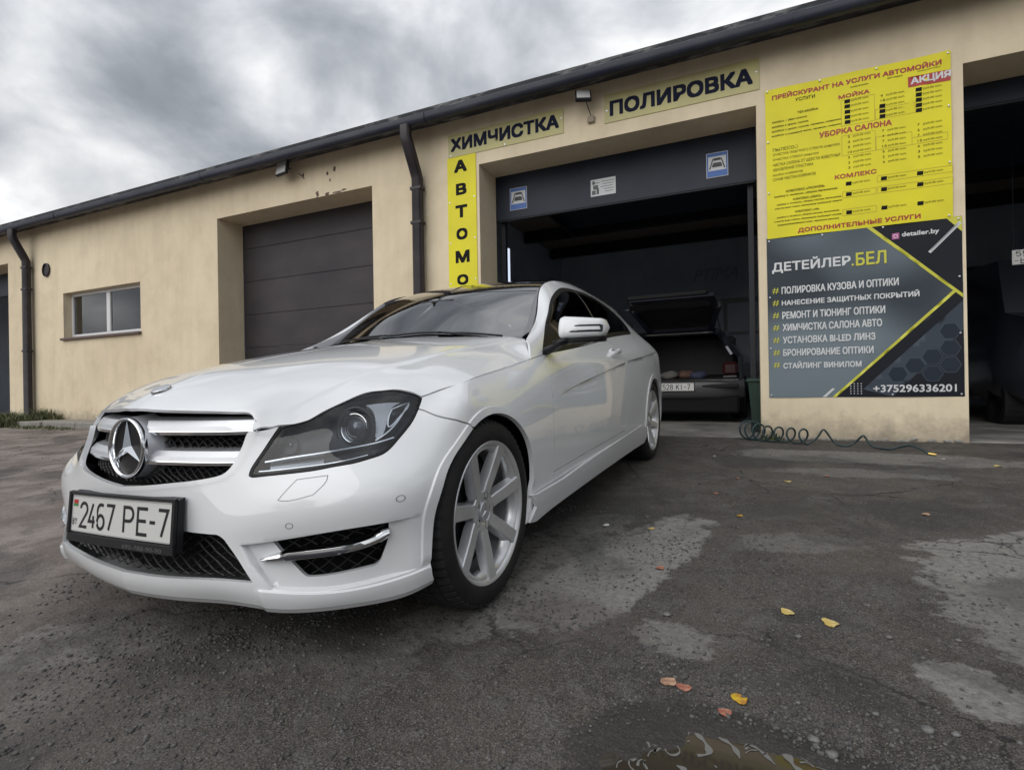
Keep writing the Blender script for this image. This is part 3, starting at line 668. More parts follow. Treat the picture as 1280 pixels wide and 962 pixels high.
# side glass and its black surround
gl1 = grow(dlo_m, -.019)
panel('window_surround', W, grow(dlo_m, .001), [gl1], 'seal', car, h=.03, ret=.012, off=-.002)
xs_ = lambda p: np.interp(p[:, 1], [W.mv[6], W.met([(9.2, 7.0)])[0, 1], W.met([(9.3, 8.2)])[0, 1]], [W.met([(9.62, 7.)])[0, 0], W.met([(9.62, 7.)])[0, 0], W.met([(9.18, 8.2)])[0, 0]])
sail = grow(dlo_m, -.010); sail = np.stack([np.minimum(sail[:, 0], xs_(sail)), sail[:, 1]], 1); sail = sail[np.r_[True, np.linalg.norm(np.diff(sail, axis=0), axis=1) > .002]]
panel('mirror_sail', W, sail, [], 'seal', car, h=.03, ret=0, off=-.0035)
bx = chain(W, [('line', [(11.02,8.9),(10.72,6.9)])]); 
lft = np.array([q for q in gl1 if q[0] < np.interp(q[1], [bx[-1, 1], bx[0, 1]], [bx[-1, 0], bx[0, 0]])])
g_all = panel('side_window', W, grow(dlo_m, -.0125), [], 'tint', car, h=.03, ret=0, off=-.006)
# black pillar strip between door glass and quarter glass
pl = np.stack([np.linspace(bx[0, 0], bx[-1, 0], 30), np.linspace(bx[0, 1], bx[-1, 1], 30)], 1); pl = pl[inside(dlo_m, pl)]
for o_, wdt, mm in ((0., .030, 'plastic'), (-.012, .007, 'satin')):
    a = pl+[wdt/2+o_, 0]; b = pl-[wdt/2-o_, 0]
    strip('window_pillar' if mm == 'plastic' else 'pillar_trim', [on(a, .000 if mm == 'plastic' else .001), on(b, .000 if mm == 'plastic' else .001)], mm, car, mirror=True)
# inner rubber line along the window top
# --- side skirt: proud lip below the door
def skoff(u, v):
    f = sstep((v-(-.1))/.4)*.0+1
    return .016*sstep((1.62-v)/.12)*sstep((u-7.55)/.25)*sstep((12.1-u)/.2)
SK = [('line', [(7.66,1.46),(8.738,1.40),(9.861,1.559),(11.75,1.80)]), [(11.75,1.80),(11.93,1.4),(12.0,.9),(11.9,.02)], ('line', [(11.9,.02),(7.68,.02)]), ('line', [(7.68,.02),(7.76,.85),(7.66,1.46)])]
sk_m = chain(W, SK)
panel('side_skirt', W, sk_m, [], 'paint', car, h=.016, ret=.014, off=lambda u, v: (.003+.018*sstep((1.75-v)/.45))*sstep((u-7.6)/.22)+.001)
su = np.linspace(7.6, 12, 50); sb = W(su, su*0+.01); 
strip('underbody_sill', [sb, sb+[-.05, 0, -.012], sb+[-.4, 0, .0]], 'matte', car)

# --- wheel wells
for (yc, nm) in ((0., 'f'), (2.762, 'r')):
    for s2 in (1, -1):
        a_ = np.radians(np.linspace(-16, 196, 40)); rr_ = .348
        def arc(x, r): return np.stack([np.full(40, x*s2), yc+r*np.cos(a_), .322+r*np.sin(a_)], 1)
        rows = [arc(.815, rr_+.004), arc(.78, rr_+.006), arc(.60, rr_+.006), arc(.50, rr_+.006), arc(.50, .02)]
        strip('wheel_arch_liner', rows, 'matte', car, mirror=False)

# --- bonnet
HP = [(0,-.660,.727),(.1,-.642,.724),(.2,-.617,.719),(.3,-.583,.713),(.37,-.553,.707),(.405,-.538,.698),
 (.408,-.561,.662),(.428,-.547,.661),(.448,-.529,.663),(.466,-.512,.667),(.50,-.458,.679),(.531,-.421,.694),(.549,-.381,.711),(.569,-.343,.728),(.592,-.309,.743),(.613,-.284,.751),(.64,-.262,.7535),(.673,-.242,.753),(.70,-.225,.747),(.722,-.21,.738),(.741,-.203,.727),
 (.755,-.155,.738),(.767,-.10,.749),(.780,-.03,.762),(.789,.038,.773),(.793,.17,.790),(.792,.333,.810),(.796,.45,.826),(.797,.533,.838),
 (.745,.62,.893),(.69,.72,.935),(.645,.755,.945),(.5,.71,.953),(.3,.65,.960),(0,.61,.969),
 (0,-.62,.757),(0,-.555,.782),(0,-.45,.815),(0,-.3,.848),(0,-.1,.882),(0,.15,.914),(0,.4,.945),
 (.2,-.56,.752),(.2,-.45,.798),(.2,-.2,.857),(.2,.2,.914),(.38,-.47,.748),(.38,-.36,.790),(.42,-.15,.842),(.44,.05,.872),(.45,.3,.908),(.45,.5,.932),
 (.55,-.22,.793),(.58,-.05,.825),(.62,.15,.858),(.63,.35,.885),(.63,.55,.910),(.70,-.08,.790),(.715,.1,.815),(.72,.3,.843),(.72,.45,.866)]
RIDGE = np.array([(.44,-.50),(.47,-.40),(.50,-.30),(.53,-.15),(.56,.0),(.58,.2),(.60,.4),(.62,.60),(.63,.72)])
ridge_m = smooth_line(RIDGE, .02)
def hdisp(u, v):
    q = np.stack([np.abs(u), v], 1); xr = np.interp(v, ridge_m[:, 1], ridge_m[:, 0]); s = (xr-np.abs(u))
    return .0045*sstep((s+.012)/.024)*sstep((v+.50)/.12)*sstep((s+.4)*5) + .004*sstep((.0-s+.10)/.2)*0
H = TPS(HP, hdisp, lam=np.where(np.arange(len(HP)) < 34, 1.5e-4, 1.2e-2))
hood_o = np.array([(0.,-.660),(.1,-.642),(.2,-.617),(.3,-.583),(.37,-.553),(.398,-.541)])
def E_(u, v): p = W(np.array([u]), np.array([v]))[0]; return (p[0], p[1])
e1 = [E_(*q) for q in [(2.024,6.434),(2.150,6.454),(2.278,6.514),(2.375,6.577)]]
e2 = [E_(*q) for q in HL[1][1:]]; e3 = [E_(*q) for q in HOODLINE[1:]]
hood_o = np.vstack([smooth_line([(0.,-.660),(.1,-.642),(.2,-.617),(.3,-.583),(.36,-.558),(.388,-.546),(.402,-.548)], .012), smooth_line([(.402,-.548)]+e1, .012), smooth_line([e1[-1]]+e2, .012)[1:], smooth_line([e2[-1]]+e3, .012)[1:],
   smooth_line([e3[-1], (.745,.62),(.69,.715),(.66,.745)], .012)[1:], smooth_line([(.66,.745),(.5,.70),(.3,.645),(0,.605)], .015), [(0., .605), (0., -.66)]])
panel('bonnet', H, shrink0(hood_o, -.0046), [], 'paint', car, mode='join', h=.02, ret=.010, off=-.0018, extra=[np.stack([ridge_m[1:-1, 0]+o_, ridge_m[1:-1, 1]], 1) for o_ in (.012, -.012, .0)])
# round badge lying on the bonnet nose
bp_ = H(np.array([0.]), np.array([-.558]))[0]; bn = H.nb(np.array([0.]), np.array([-.558]))[0]
bn = bn if bn[2] > 0 else -bn; mwB = Matrix.Translation(bp_+bn*.003) @ Vector(bn).to_track_quat('X', 'Z').to_matrix().to_4x4()
b = MB(); b.lathe([(-.004, .0295), (.002, .0295), (.003, .028), (.002, .025)], 32, mw=mwB); b.build('bonnet_badge', 'chrome', car, smooth=True)
b = MB(); b.lathe([(.0015, .0255), (.0022, .0001)], 24, mw=mwB); bo = b.build('badge_disc', 'satin', car, smooth=True)

# --- glasshouse top: windscreen, black roof, rear window
TP = [(.645,.765,.946),(.61,.95,1.058),(.567,1.12,1.178),(.553,1.24,1.245),(.54,1.45,1.308),(.53,1.66,1.338),(.526,1.95,1.341),(.522,2.22,1.322),(.525,2.75,1.262),(.51,3.1,1.16),(.45,3.3,1.03),
 (0,.60,.966),(.3,.64,.958),(0,.85,1.105),(0,1.08,1.232),(0,1.3,1.312),(0,1.6,1.356),(0,2.0,1.374),(0,2.4,1.356),(0,2.8,1.285),(0,3.1,1.175),(0,3.35,1.03),
 (.3,.9,1.115),(.3,1.1,1.218),(.3,1.32,1.305),(.3,1.65,1.352),(.3,2.0,1.364),(.3,2.4,1.348),(.3,2.8,1.28)]
T = TPS(TP, None, lam=1e-5)
hdr = [(0,1.13),(.3,1.15),(.555,1.215)]
wso = np.vstack([smooth_line([(0,.585),(.3,.625),(.5,.685),(.648,.76)], .02), smooth_line([(.648,.76),(.61,.95),(.568,1.12),(.555,1.19)], .02)[1:], smooth_line([(.555,1.19),(.3,1.13),(0,1.11)], .02)[1:], [(0,1.11),(0,.585)]])
panel('windscreen', T, wso, [], 'glass', car, mode='join', h=.04, ret=0)
wsi = np.vstack([smooth_line([(0,.640),(.3,.672),(.5,.73),(.60,.795)], .02), smooth_line([(.60,.795),(.605,.83),(.575,.98),(.545,1.12),(.530,1.155)], .02)[1:], smooth_line([(.530,1.155),(.3,1.105),(0,1.09)], .02)[1:], [(-.0,1.09),(-.0,.640)]])
wsi_h = wsi.copy(); wsi_h[np.abs(wsi_h[:, 0]) < 1e-6, 0] = -.02
panel('windscreen_border', T, shrink0(wso, -.001), [wsi_h], 'gloss', car, mode='join', h=.04, ret=0, off=-.003)
rfo = np.vstack([smooth_line([(0,1.115),(.3,1.135),(.557,1.196)], .02), smooth_line([(.557,1.196),(.545,1.3),(.540,1.45),(.530,1.66),(.526,1.95),(.522,2.22),(.524,2.5)], .02)[1:], smooth_line([(.524,2.5),(.3,2.55),(0,2.57)], .02)[1:], [(0,2.57),(0,1.115)]])
panel('roof', T, shrink0(rfo, -.001), [], 'gloss', car, mode='join', h=.035, ret=.01)
rwo = np.vstack([smooth_line([(0,2.575),(.3,2.555),(.524,2.505)], .02), smooth_line([(.524,2.505),(.523,2.75),(.51,3.1),(.46,3.27)], .02)[1:], smooth_line([(.46,3.27),(.3,3.33),(0,3.35)], .02)[1:], [(0,3.35),(0,2.575)]])
panel('rear_window', T, shrink0(rwo, -.001), [], 'tint', car, mode='join', h=.05, ret=.01)
panel('boot_lid', T, np.vstack([smooth_line([(0,3.352),(.3,3.332),(.46,3.272)], .03), [(.50,3.4),(.3,3.5),(0,3.52),(0,3.352)]]), [], 'paint', car, mode='join', h=.05, ret=.0)
# trims between glass and pillar
au = W.unmet(smooth_line(mt(APIL), .02)); A3 = W(au[:, 0], au[:, 1])
def Tedge(y): 
    x = np.interp(y, [.76,.95,1.12,1.19,1.3,1.45,1.66,1.95,2.22,2.5,2.75,3.1,3.27], [.648,.61,.568,.555,.545,.540,.530,.526,.522,.524,.523,.51,.46]); return T(x, y)
kk = (A3[:, 1] > .72) & (A3[:, 1] < 3.2)
A4 = A3[kk]; TE = Tedge(np.clip(A4[:, 1]-.0, .76, 3.27)); up = np.array([0, 0, .002])
ka = A4[:, 1] < 1.235
for sel, mm, nm in ((ka, 'satin', 'pillar_trim'), (~ka | (np.arange(len(A4)) == np.where(ka)[0].max()), 'plastic', 'roof_trim')):
    a, c = A4[sel], TE[sel]; mid = (a+c)/2+[.006, -.004, .008]
    M_ = mat('pillar_trim_grey', (.17, .17, .185), .4) if mm == 'satin' else 'plastic'
    strip(nm, [a-[.004, 0, .004], a*.75+c*.25+[.002, -.002, .003], a*.3+c*.7+[.0, -.001, .003], c-[.004, 0, .003]], M_, car, mirror=True)
# scuttle and wipers
x_ = np.linspace(-.66, .66, 40); yb = np.interp(np.abs(x_), [0,.3,.5,.66], [.605,.645,.70,.745])
r1 = np.stack([x_, yb-.03, np.interp(np.abs(x_), [0,.3,.5,.66], [.955,.947,.938,.925])], 1); r2_ = T(x_, yb+.03)+[0, 0, -.008]
strip('scuttle_panel', [r1, r2_], 'plastic', car, mirror=False)
for x0, x1 in ((.56, -.06), (-.02, -.60)):
    xs = np.linspace(x0, x1, 24); ys = np.interp(np.abs(xs), [0,.3,.5,.66], [.605,.645,.70,.745])+.012+.012*np.sin(np.linspace(0, math.pi, 24)); P_ = T(xs, ys)+[0, 0, .009]
    b = MB(); b.tube(P_, .005, 6); b.tube([P_[12]+np.array([0, -.006, .002]), P_[3]+np.array([0, -.03, -.012]), P_[0]+np.array([0, -.05, -.03])], .005, 6); b.build('wiper', 'plastic', car, smooth=True)
# --- cabin
b = MB(); b.bbox(-.66, .66, .84, 1.12, .70, .93, .04); b.build('dashboard', 'seat', car)
b = MB(); b.bbox(-.76, .76, .55, 3.3, .18, .42, .02); b.build('cabin_floor', 'matte', car)
for s2 in (1, -1):
    b = MB(); x = s2*.36
    b.bbox(x-.24, x+.24, 1.45, 1.98, .40, .58, .05); mwS = Matrix.Translation((x, 1.98, .55)) @ Matrix.Rotation(R(-18), 4, 'X')
    b.bbox(-.23, .23, -.02, .12, 0, .55, .05, mw=mwS); b.bbox(-.12, .12, 0, .09, .57, .72, .04, mw=mwS); b.build('front_seat', 'seat', car, smooth=False)
b = MB(); b.tube([(.36+.18*math.cos(a), 1.25+.06*math.sin(a), .86+.17*math.sin(a)) for a in np.linspace(0, 2*math.pi, 33)[:-1]], .013, 8, closed=True); b.bbox(.30, .42, 1.22, 1.27, .80, .90, .02); b.build('steering_wheel', 'seat', car, smooth=False)
b = MB(); b.bbox(-.12, .12, 1.0, 1.02, 1.14, 1.20, .01); b.tube([(0, .99, 1.18), (0, .965, 1.185)], .008); b.build('rear_view_mirror', 'plastic', car)
b = MB(); b.bbox(-.62, .62, 2.5, 2.7, .5, 1.05, .06); b.build('rear_seat', 'seat', car)

# --- mirrors (the far one is folded back against its door)
for s2 in (1, -1):
    n_before = set(bpy.data.objects)
    rings = []; low = []
    X0, X1 = .885, 1.085
    for t in np.linspace(0, 1, 17):
        x = X0+(X1-X0)*t
        # half-height, centre, depth
        k = min(1, (t/.08)**.5 if t < .08 else 1)*min(1, ((1-t)/.1)**.35 if t > .9 else 1); k = max(k, .05)
        zt = 1.024-.020*t; zb = .918+.006*t; zc = (zt+zb)/2; hh = (zt-zb)/2*k
        yf = .610+.085*t**2.2; yb_ = yf+.085*(k**.5)
        ring = []
        for a in np.linspace(0, 2*math.pi, 25)[:-1]:
            ca, sa = math.cos(a), math.sin(a); p = .62
            yy = yf+.055-(.055 if ca > 0 else .035)*abs(ca)**p*math.copysign(1, ca)*(.35+.65*k); zz = zc+hh*abs(sa)**p*math.copysign(1, sa)
            ring.append((x*s2, yy+.012*(zz-zc)/.05, zz))
        rings.append(ring)
    b = MB(); b.loft(rings); b.build('mirror_cap', 'paint', car, smooth=True, angle=60)
    rings = []
    for t in np.linspace(-.12, 1, 14):
        x = X0+(X1-X0)*t*.985; k = 1 if t < .9 else ((1-t)/.1)**.4; k = max(k, .1); yf = .617+.082*max(t, 0)**2.2; zb = .922+.004*t; hgt = .024 if t > .1 else .020
        rings.append([(x*s2, yf+.008+.095*a*k, zb-hgt*(1-.25*abs(2*a-1)**3)*bq*k-(.006 if t < .1 else 0)) for a, bq in ((0, 0), (0, .8), (.15, 1), (.8, 1), (1, .7), (1, 0))])
    b = MB(); b.loft(rings); b.build('mirror_base', 'plastic', car, smooth=True, angle=50)
    b = MB(); rings = []
    for t, (x, y, z, w_, h_) in zip(range(4), ((.80, .70, .872, .05, .018), (.84, .685, .883, .045, .018), (.885, .66, .905, .04, .018), (.93, .65, .915, .045, .014))):
        rings.append([(x*s2, y+w_*math.cos(a), z+h_*math.sin(a)) for a in np.linspace(0, 2*math.pi, 13)[:-1]])
    b.loft(rings); b.build('mirror_arm', 'plastic', car, smooth=True)
    # indicator strip (dark wedge lines) let into the cap
    for zz, x0, x1, th in ((.9735, .965, 1.068, .0045), (.9500, .945, 1.072, .0045)):
        b = MB(); xs = np.linspace(x0, x1, 12); rr = []
        for x in xs:
            t = (x-X0)/(X1-X0); yf = .610+.085*t**2.2+.012*(zz-.97)/.05
            ta = th*min(1, (x-x0)/.01+.3); rr.append([(x*s2, yf-.0015+.002*abs(q), zz+ta*q) for q in (-1, 0, 1)]+[(x*s2, yf+.01, zz)])
        b.loft(rr); b.build('mirror_indicator', 'gloss', car, smooth=False)
    b = MB(); t = .93; yf = .610+.085*t**2.2; b.bbox(min(1.058*s2, 1.074*s2), max(1.058*s2, 1.074*s2), yf-.0035, yf+.02, .948, .976, .002); b.build('mirror_indicator', 'gloss', car)
    if s2 < 0:
        piv = Vector((-.87, .70, .92)); rot = Matrix.Translation(piv) @ Matrix.Translation((.01, .20, -.045)) @ Matrix.Rotation(R(-78), 4, 'Z') @ Matrix.Translation(-piv)
        for o in set(bpy.data.objects)-n_before: o.data.transform(rot)

# --- door handle
for s2 in (1, -1):
    p = W.inv_yz([1.60, 1.70, 1.80], [.857, .866, .873]); P_ = W(p[:, 0], p[:, 1])
    b = MB(); pts = [P_[0]+np.array([.0, 0, 0]), P_[0]+np.array([.026, .012, .001]), P_[1]+np.array([.032, 0, 0]), P_[2]+np.array([.026, -.012, -.001]), P_[2]]
    f = nspl([0, 1, 2, 3, 4], np.array(pts))(np.linspace(0, 4, 17)); rings = []
    for q in f: rings.append([((q[0]+.007*math.cos(a))*s2, q[1], q[2]+.013*math.sin(a)) for a in np.linspace(0, 2*math.pi, 11)[:-1]])
    b.loft(rings); b.build('door_handle', 'paint', car, smooth=True)
    b = MB(); c0 = P_[1]; b.lathe([(-.01, .036), (.0012, .036), (.0005, .030), (-.012, .02), (-.014, .0001)], 24, mw=Matrix.Translation((c0[0]*s2, c0[1], c0[2])) @ Matrix.Rotation(0 if s2 > 0 else math.pi, 4, 'Z') @ Matrix.Diagonal((1, 1.6, .75, 1))); b.build('handle_recess', 'paint', car, smooth=True)

# --- radiator grille: two winged silver bars, large ring and three-pointed emblem
Rg = []
def gx(z, half=True):      # half-width of opening at height z
    P = W.base(*W.unmet(grl_m).T); o = np.argsort(P[:, 2]); return np.interp(z, P[o, 2], P[o, 0])
def gy(x, z):              # body skin y at x,z on the front
    uu = np.interp(abs(x), [0, .2, .40, .55], [0, 1, 2, 3]); v = np.interp(z, W.base(np.full(40, uu), np.linspace(2, 7, 40))[:, 2], np.linspace(2, 7, 40)); return W.base(uu, v)[0][1]
for (zc, hgt, xw) in ((.668, .033, .404), (.583, .031, .382)):
    for s2 in (1, -1):
        rings = []; chr_ = []
        for x in np.linspace(.05, xw, 14):
            t = x/xw; yc = gy(x, zc)+.022; z0 = zc-.004*t
            # wing section: top leading slope, sharp front lip
            sec = [(yc+.045, z0+hgt*.98), (yc+.012, z0+hgt*.72), (yc-.004, z0+hgt*.25), (yc-.008, z0-hgt*.16), (yc+.040, z0-hgt*.22)]
            rings.append([(x*s2, a, c) for a, c in sec]); lip = [(yc-.0085, z0-hgt*.14), (yc-.0105, z0-hgt*.22), (yc-.0085, z0-hgt*.50), (yc+.02, z0-hgt*.50), (yc+.02, z0-hgt*.14)]
            chr_.append([(x*s2, a, c) for a, c in lip])
        b = MB(); b.loft(rings); b.build('grille_bar', 'satin', car, angle=28)
        b = MB(); b.loft(chr_); b.build('grille_bar_trim', 'chrome', car, angle=40)
# emblem
ec = Vector((0, gy(0, .61)+.022, .613)); mwE = Matrix.Translation(ec) @ Vector((0, -1, .06)).normalized().to_track_quat('X', 'Z').to_matrix().to_4x4()
# local X = outwards
rE = .0905
b = MB(); b.lathe([(-.06, rE*1.10), (-.03, rE*1.05), (.0, rE*.985), (.004, rE*.97)], 64, mw=mwE); b.build('emblem_housing', 'satin', car, smooth=True)
b = MB(); b.lathe([(.0, rE*.985), (.010, rE), (.016, rE*.975), (.017, rE*.93), (.012, rE*.885), (.002, rE*.865)], 64, mw=mwE); b.build('emblem_ring', 'chrome', car, smooth=True)
b = MB(); b.lathe([(.002, rE*.87), (.001, .0001)], 48, mw=mwE); b.build('emblem_disc', 'seal', car, smooth=True)
def star(r, hub, tip, h0, h1, mw):
    """three faceted points; local x outwards, z up"""
    V = [(h1, 0, 0)]; F = []
    for k in range(3):
        a = math.pi/2+2*math.pi*k/3; a2 = a+math.pi/3
        V.append((h1*.45, r*math.cos(a), r*math.sin(a))); V.append((h0, hub*math.cos(a2), hub*math.sin(a2)))
    n = len(V); V += [(0, v[1]*1.0, v[2]*1.0) for v in V]
    # facets: centre-tip-valley
    for k in range(3):
        t = 1+2*k; vr = 2+2*k; vl = 2+2*((k-1) % 3); F += [(0, vl, t), (0, t, vr), (vl, n+vl, n+t, t), (t, n+t, n+vr, vr)]
    return [tuple(mw @ Vector(v)) for v in V], F
b = MB(); b.add(*star(rE*.90, rE*.125, 0, .003, .022, mwE)); b.build('emblem_star', 'chrome', car)
# --- chrome blade with daytime lights across each side intake
bl = smooth_line([(2.72,1.93),(3.0,1.99),(3.4,2.02),(4.0,2.08),(4.5,2.20),(4.80,2.34)], .03)
for s2 in (1, -1):
    lm = smooth_line(mt([(2.62,1.86),(3.0,1.93),(3.4,1.975),(4.0,2.04),(4.5,2.18),(4.79,2.36)]), .012); uv = W.unmet(lm); P_ = W.base(uv[:, 0], uv[:, 1]); n_ = W.nb(uv[:, 0], uv[:, 1]); k = len(P_); rings = []; ins = []
    for i in range(k):
        t = i/(k-1); hh = .0155*min(1, (.28+t*3.2), (1.12-t)*4+.25)+.001; out = .004+.012*min(1, t*4+.3)*min(1, (1.05-t)*3); n2 = n_[i]; c = P_[i]-n2*.010
        upv = np.array([0, 0, 1.]); 
        sec = [(0, hh), (out, hh*.62), (out+.003, hh*.1), (out, -hh*.55), (0, -hh), (-.03, -hh*.8), (-.03, hh*.8)]
        rings.append([tuple((c+n2*a+upv*b_)*[s2, 1, 1]) for a, b_ in sec])
        if .17 < t < .70:
            w_ = hh*.60*min(1, (t-.17)*14+.1, (.70-t)*14+.1); ins.append([tuple((c+n2*a+upv*b_)*[s2, 1, 1]) for a, b_ in ((out+.002, w_), (out+.0055, w_*.5), (out+.0058, -w_*.5), (out+.002, -w_), (out-.01, -w_), (out-.01, w_))])
    b = MB(); b.loft(rings); b.build('intake_blade', 'chrome', car, angle=35)
    M['drl'] = M.get('drl') or mat('daylight_lens', (.05, .05, .06), .15, coat=1)
    b = MB(); b.loft(ins); b.build('daytime_light', 'drl', car, angle=40)
# --- front plate in black holder
def pyc(x): return -.699+.06*(x*x)
tilt = R(-6); roll = R(1.6); zc0 = .412
def pm(x, z, d):    # plate plane: x across (viewer's left = -x), z up, d outwards
    X = x*math.cos(roll)-z*math.sin(roll); Z = x*math.sin(roll)+z*math.cos(roll)
    return (X, pyc(X)-d+Z*math.sin(tilt)*-1*.0+Z*.14, zc0+Z)
def curved(name, x0, x1, z0, z1, d0, d1, m, par, nx=24, bev=.004):
    rings = []
    for x in np.linspace(x0, x1, nx):
        e = bev if (x == x0 or x == x1) else 0
        rings.append([pm(x, z0+bev, d1-e*.5), pm(x, z1-bev, d1-e*.5), pm(x, z1, d0), pm(x, z0, d0)])
    b = MB(); b.loft(rings); return b.build(name, m, par, angle=30)
ph = curved('plate_holder', -.270, .270, -.082, .066, -.016, .004, 'plastic', car)
hb = []
for a0, a1, c0, c1 in ((-.270, .270, .057, .068), (-.270, -.258, -.062, .068), (.258, .270, -.062, .068), (-.270, .270, -.084, -.0565)):
    curved('plate_holder_frame', a0, a1, c0, c1, .004, .013, 'plastic', car, bev=.002)
pl_ = curved('number_plate', -.258, .258, -.0555, .0565, .004, .0075, 'plate', car, bev=.0015)
for a0, a1, c0, c1 in ((-.255, .255, .0515, .0535), (-.255, .255, -.0525, -.0505), (-.255, -.2525, -.0525, .0535), (.2525, .255, -.0525, .0535)):
    curved('plate_border', a0, a1, c0, c1, .007, .0081, 'satin', car, bev=.0002)
def strokes(poly_list, x0, x1, z0, z1, wd):
    """lettering from strokes in a unit box; returns quads"""
    V = []; F = []
    for line in poly_list:
        P = [np.array([x0+(x1-x0)*a, z0+(z1-z0)*b_]) for a, b_ in line]; n = len(P); closed = np.allclose(P[0], P[-1])
        L_ = []; R_ = []
        for i in range(n):
            if closed: d1 = P[i]-P[i-1 if i else n-2]; d2 = P[(i+1) if i < n-1 else 1]-P[i]
            else: d1 = P[i]-P[i-1] if i else P[1]-P[0]; d2 = P[i+1]-P[i] if i < n-1 else P[-1]-P[-2]
            d1 = d1/np.linalg.norm(d1); d2 = d2/np.linalg.norm(d2); nn = np.array([-(d1+d2)[1], (d1+d2)[0]]); nn /= max(np.linalg.norm(nn), 1e-6); c = max(.5, nn@np.array([-d1[1], d1[0]]))
            L_.append(P[i]+nn*wd/2/c); R_.append(P[i]-nn*wd/2/c)
        b0 = len(V); V += [tuple(q) for pr in zip(L_, R_) for q in pr]; F += [(b0+2*i, b0+2*i+1, b0+2*i+3, b0+2*i+2) for i in range(n-1)]
    return V, F
def arcp(cx, cy, rx, ry, a0, a1, n=9): return [(cx+rx*math.cos(R(a)), cy+ry*math.sin(R(a))) for a in np.linspace(a0, a1, n)]
GL = {'2': [arcp(.5, .74, .5, .26, 175, -30, 10)+[(0, 0), (1, 0)]], '4': [[(.62, 1), (0, .26), (1.0, .26)], [(.72, .5), (.72, 0)]],
 '6': [[(.85, .97)]+arcp(.5, .76, .5, .24, 80, 180, 6)+[(0, .28)]+arcp(.5, .28, .5, .28, 180, 540, 21)], '7': [[(0, 1), (1, 1), (.38, 0)]],
 'P': [[(0, 0), (0, 1)]+[(.5, 1)]+arcp(.55, .73, .45, .27, 90, -90, 9)+[(0, .46)]], 'E': [[(1, 1), (0, 1), (0, 0), (1, 0)], [(0, .52), (.85, .52)]], '-': [[(0, .5), (1, .5)]],
 '5': [[(1, 1), (.08, 1), (0, .56)]+arcp(.46, .32, .54, .32, 110, -150, 12)], '8': [arcp(.5, .76, .42, .24, -90, 270, 17), arcp(.5, .26, .5, .26, 90, 450, 17)], 'K': [[(0, 0), (0, 1)], [(1, 1), (0, .4)], [(.35, .6), (1, 0)]], 'I': [[(.5, 0), (.5, 1)]],
 'B': [[(0, 0), (0, 1), (.6, 1)]+arcp(.6, .76, .35, .24, 90, -90, 7)+[(0, .52)], [(.6, .52)]+arcp(.6, .26, .4, .26, 90, -90, 7)+[(0, 0)]], 'Y': [[(0, 1), (.5, .5), (1, 1)], [(.5, .5), (.5, 0)]]}
def plate_text(items, wd, mp, d, parent, m='ink'):
    for ch, x0, x1, z0, z1 in items:
        V, F = strokes(GL[ch], x0, x1, z0, z1, wd); b = MB(); b.add([mp(a, c, d) for a, c in V], F); o = b.build('plate_character', m, parent, recalc=False)
# positions measured on the plate, left to right
plate_text([('2', -.203, -.163, -.037, .034), ('4', -.152, -.118, -.037, .034), ('6', -.105, -.068, -.037, .034), ('7', -.056, -.018, -.037, .034), ('P', .035, .080, -.037, .034), ('E', .102, .147, -.037, .034), ('-', .158, .182, -.037, .034), ('7', .196, .236, -.037, .034)], .0095, pm, .0083, car)
plate_text([('B', -.246, -.238, -.033, -.014), ('Y', -.232, -.222, -.033, -.014)], .0025, pm, .0083, car)
for z0, z1, m_ in ((.030, .042, 'red'), (.022, .030, 'green')):
    b = MB(); V = [pm(x, z, .0082) for x in (-.246, -.220) for z in (z0, z1)]; b.add(V, [(0, 1, 3, 2)]); b.build('plate_flag', m_, car, recalc=False)
M['faint'] = mat('worn_print', (.10, .10, .105), .5)
V, F = text_fit('695-788-90-90', .045, .225, -.079, -.067, lambda a, c, d: pm(a, c, .0137)); mk('holder_lettering', V, F, 'faint', car, False)

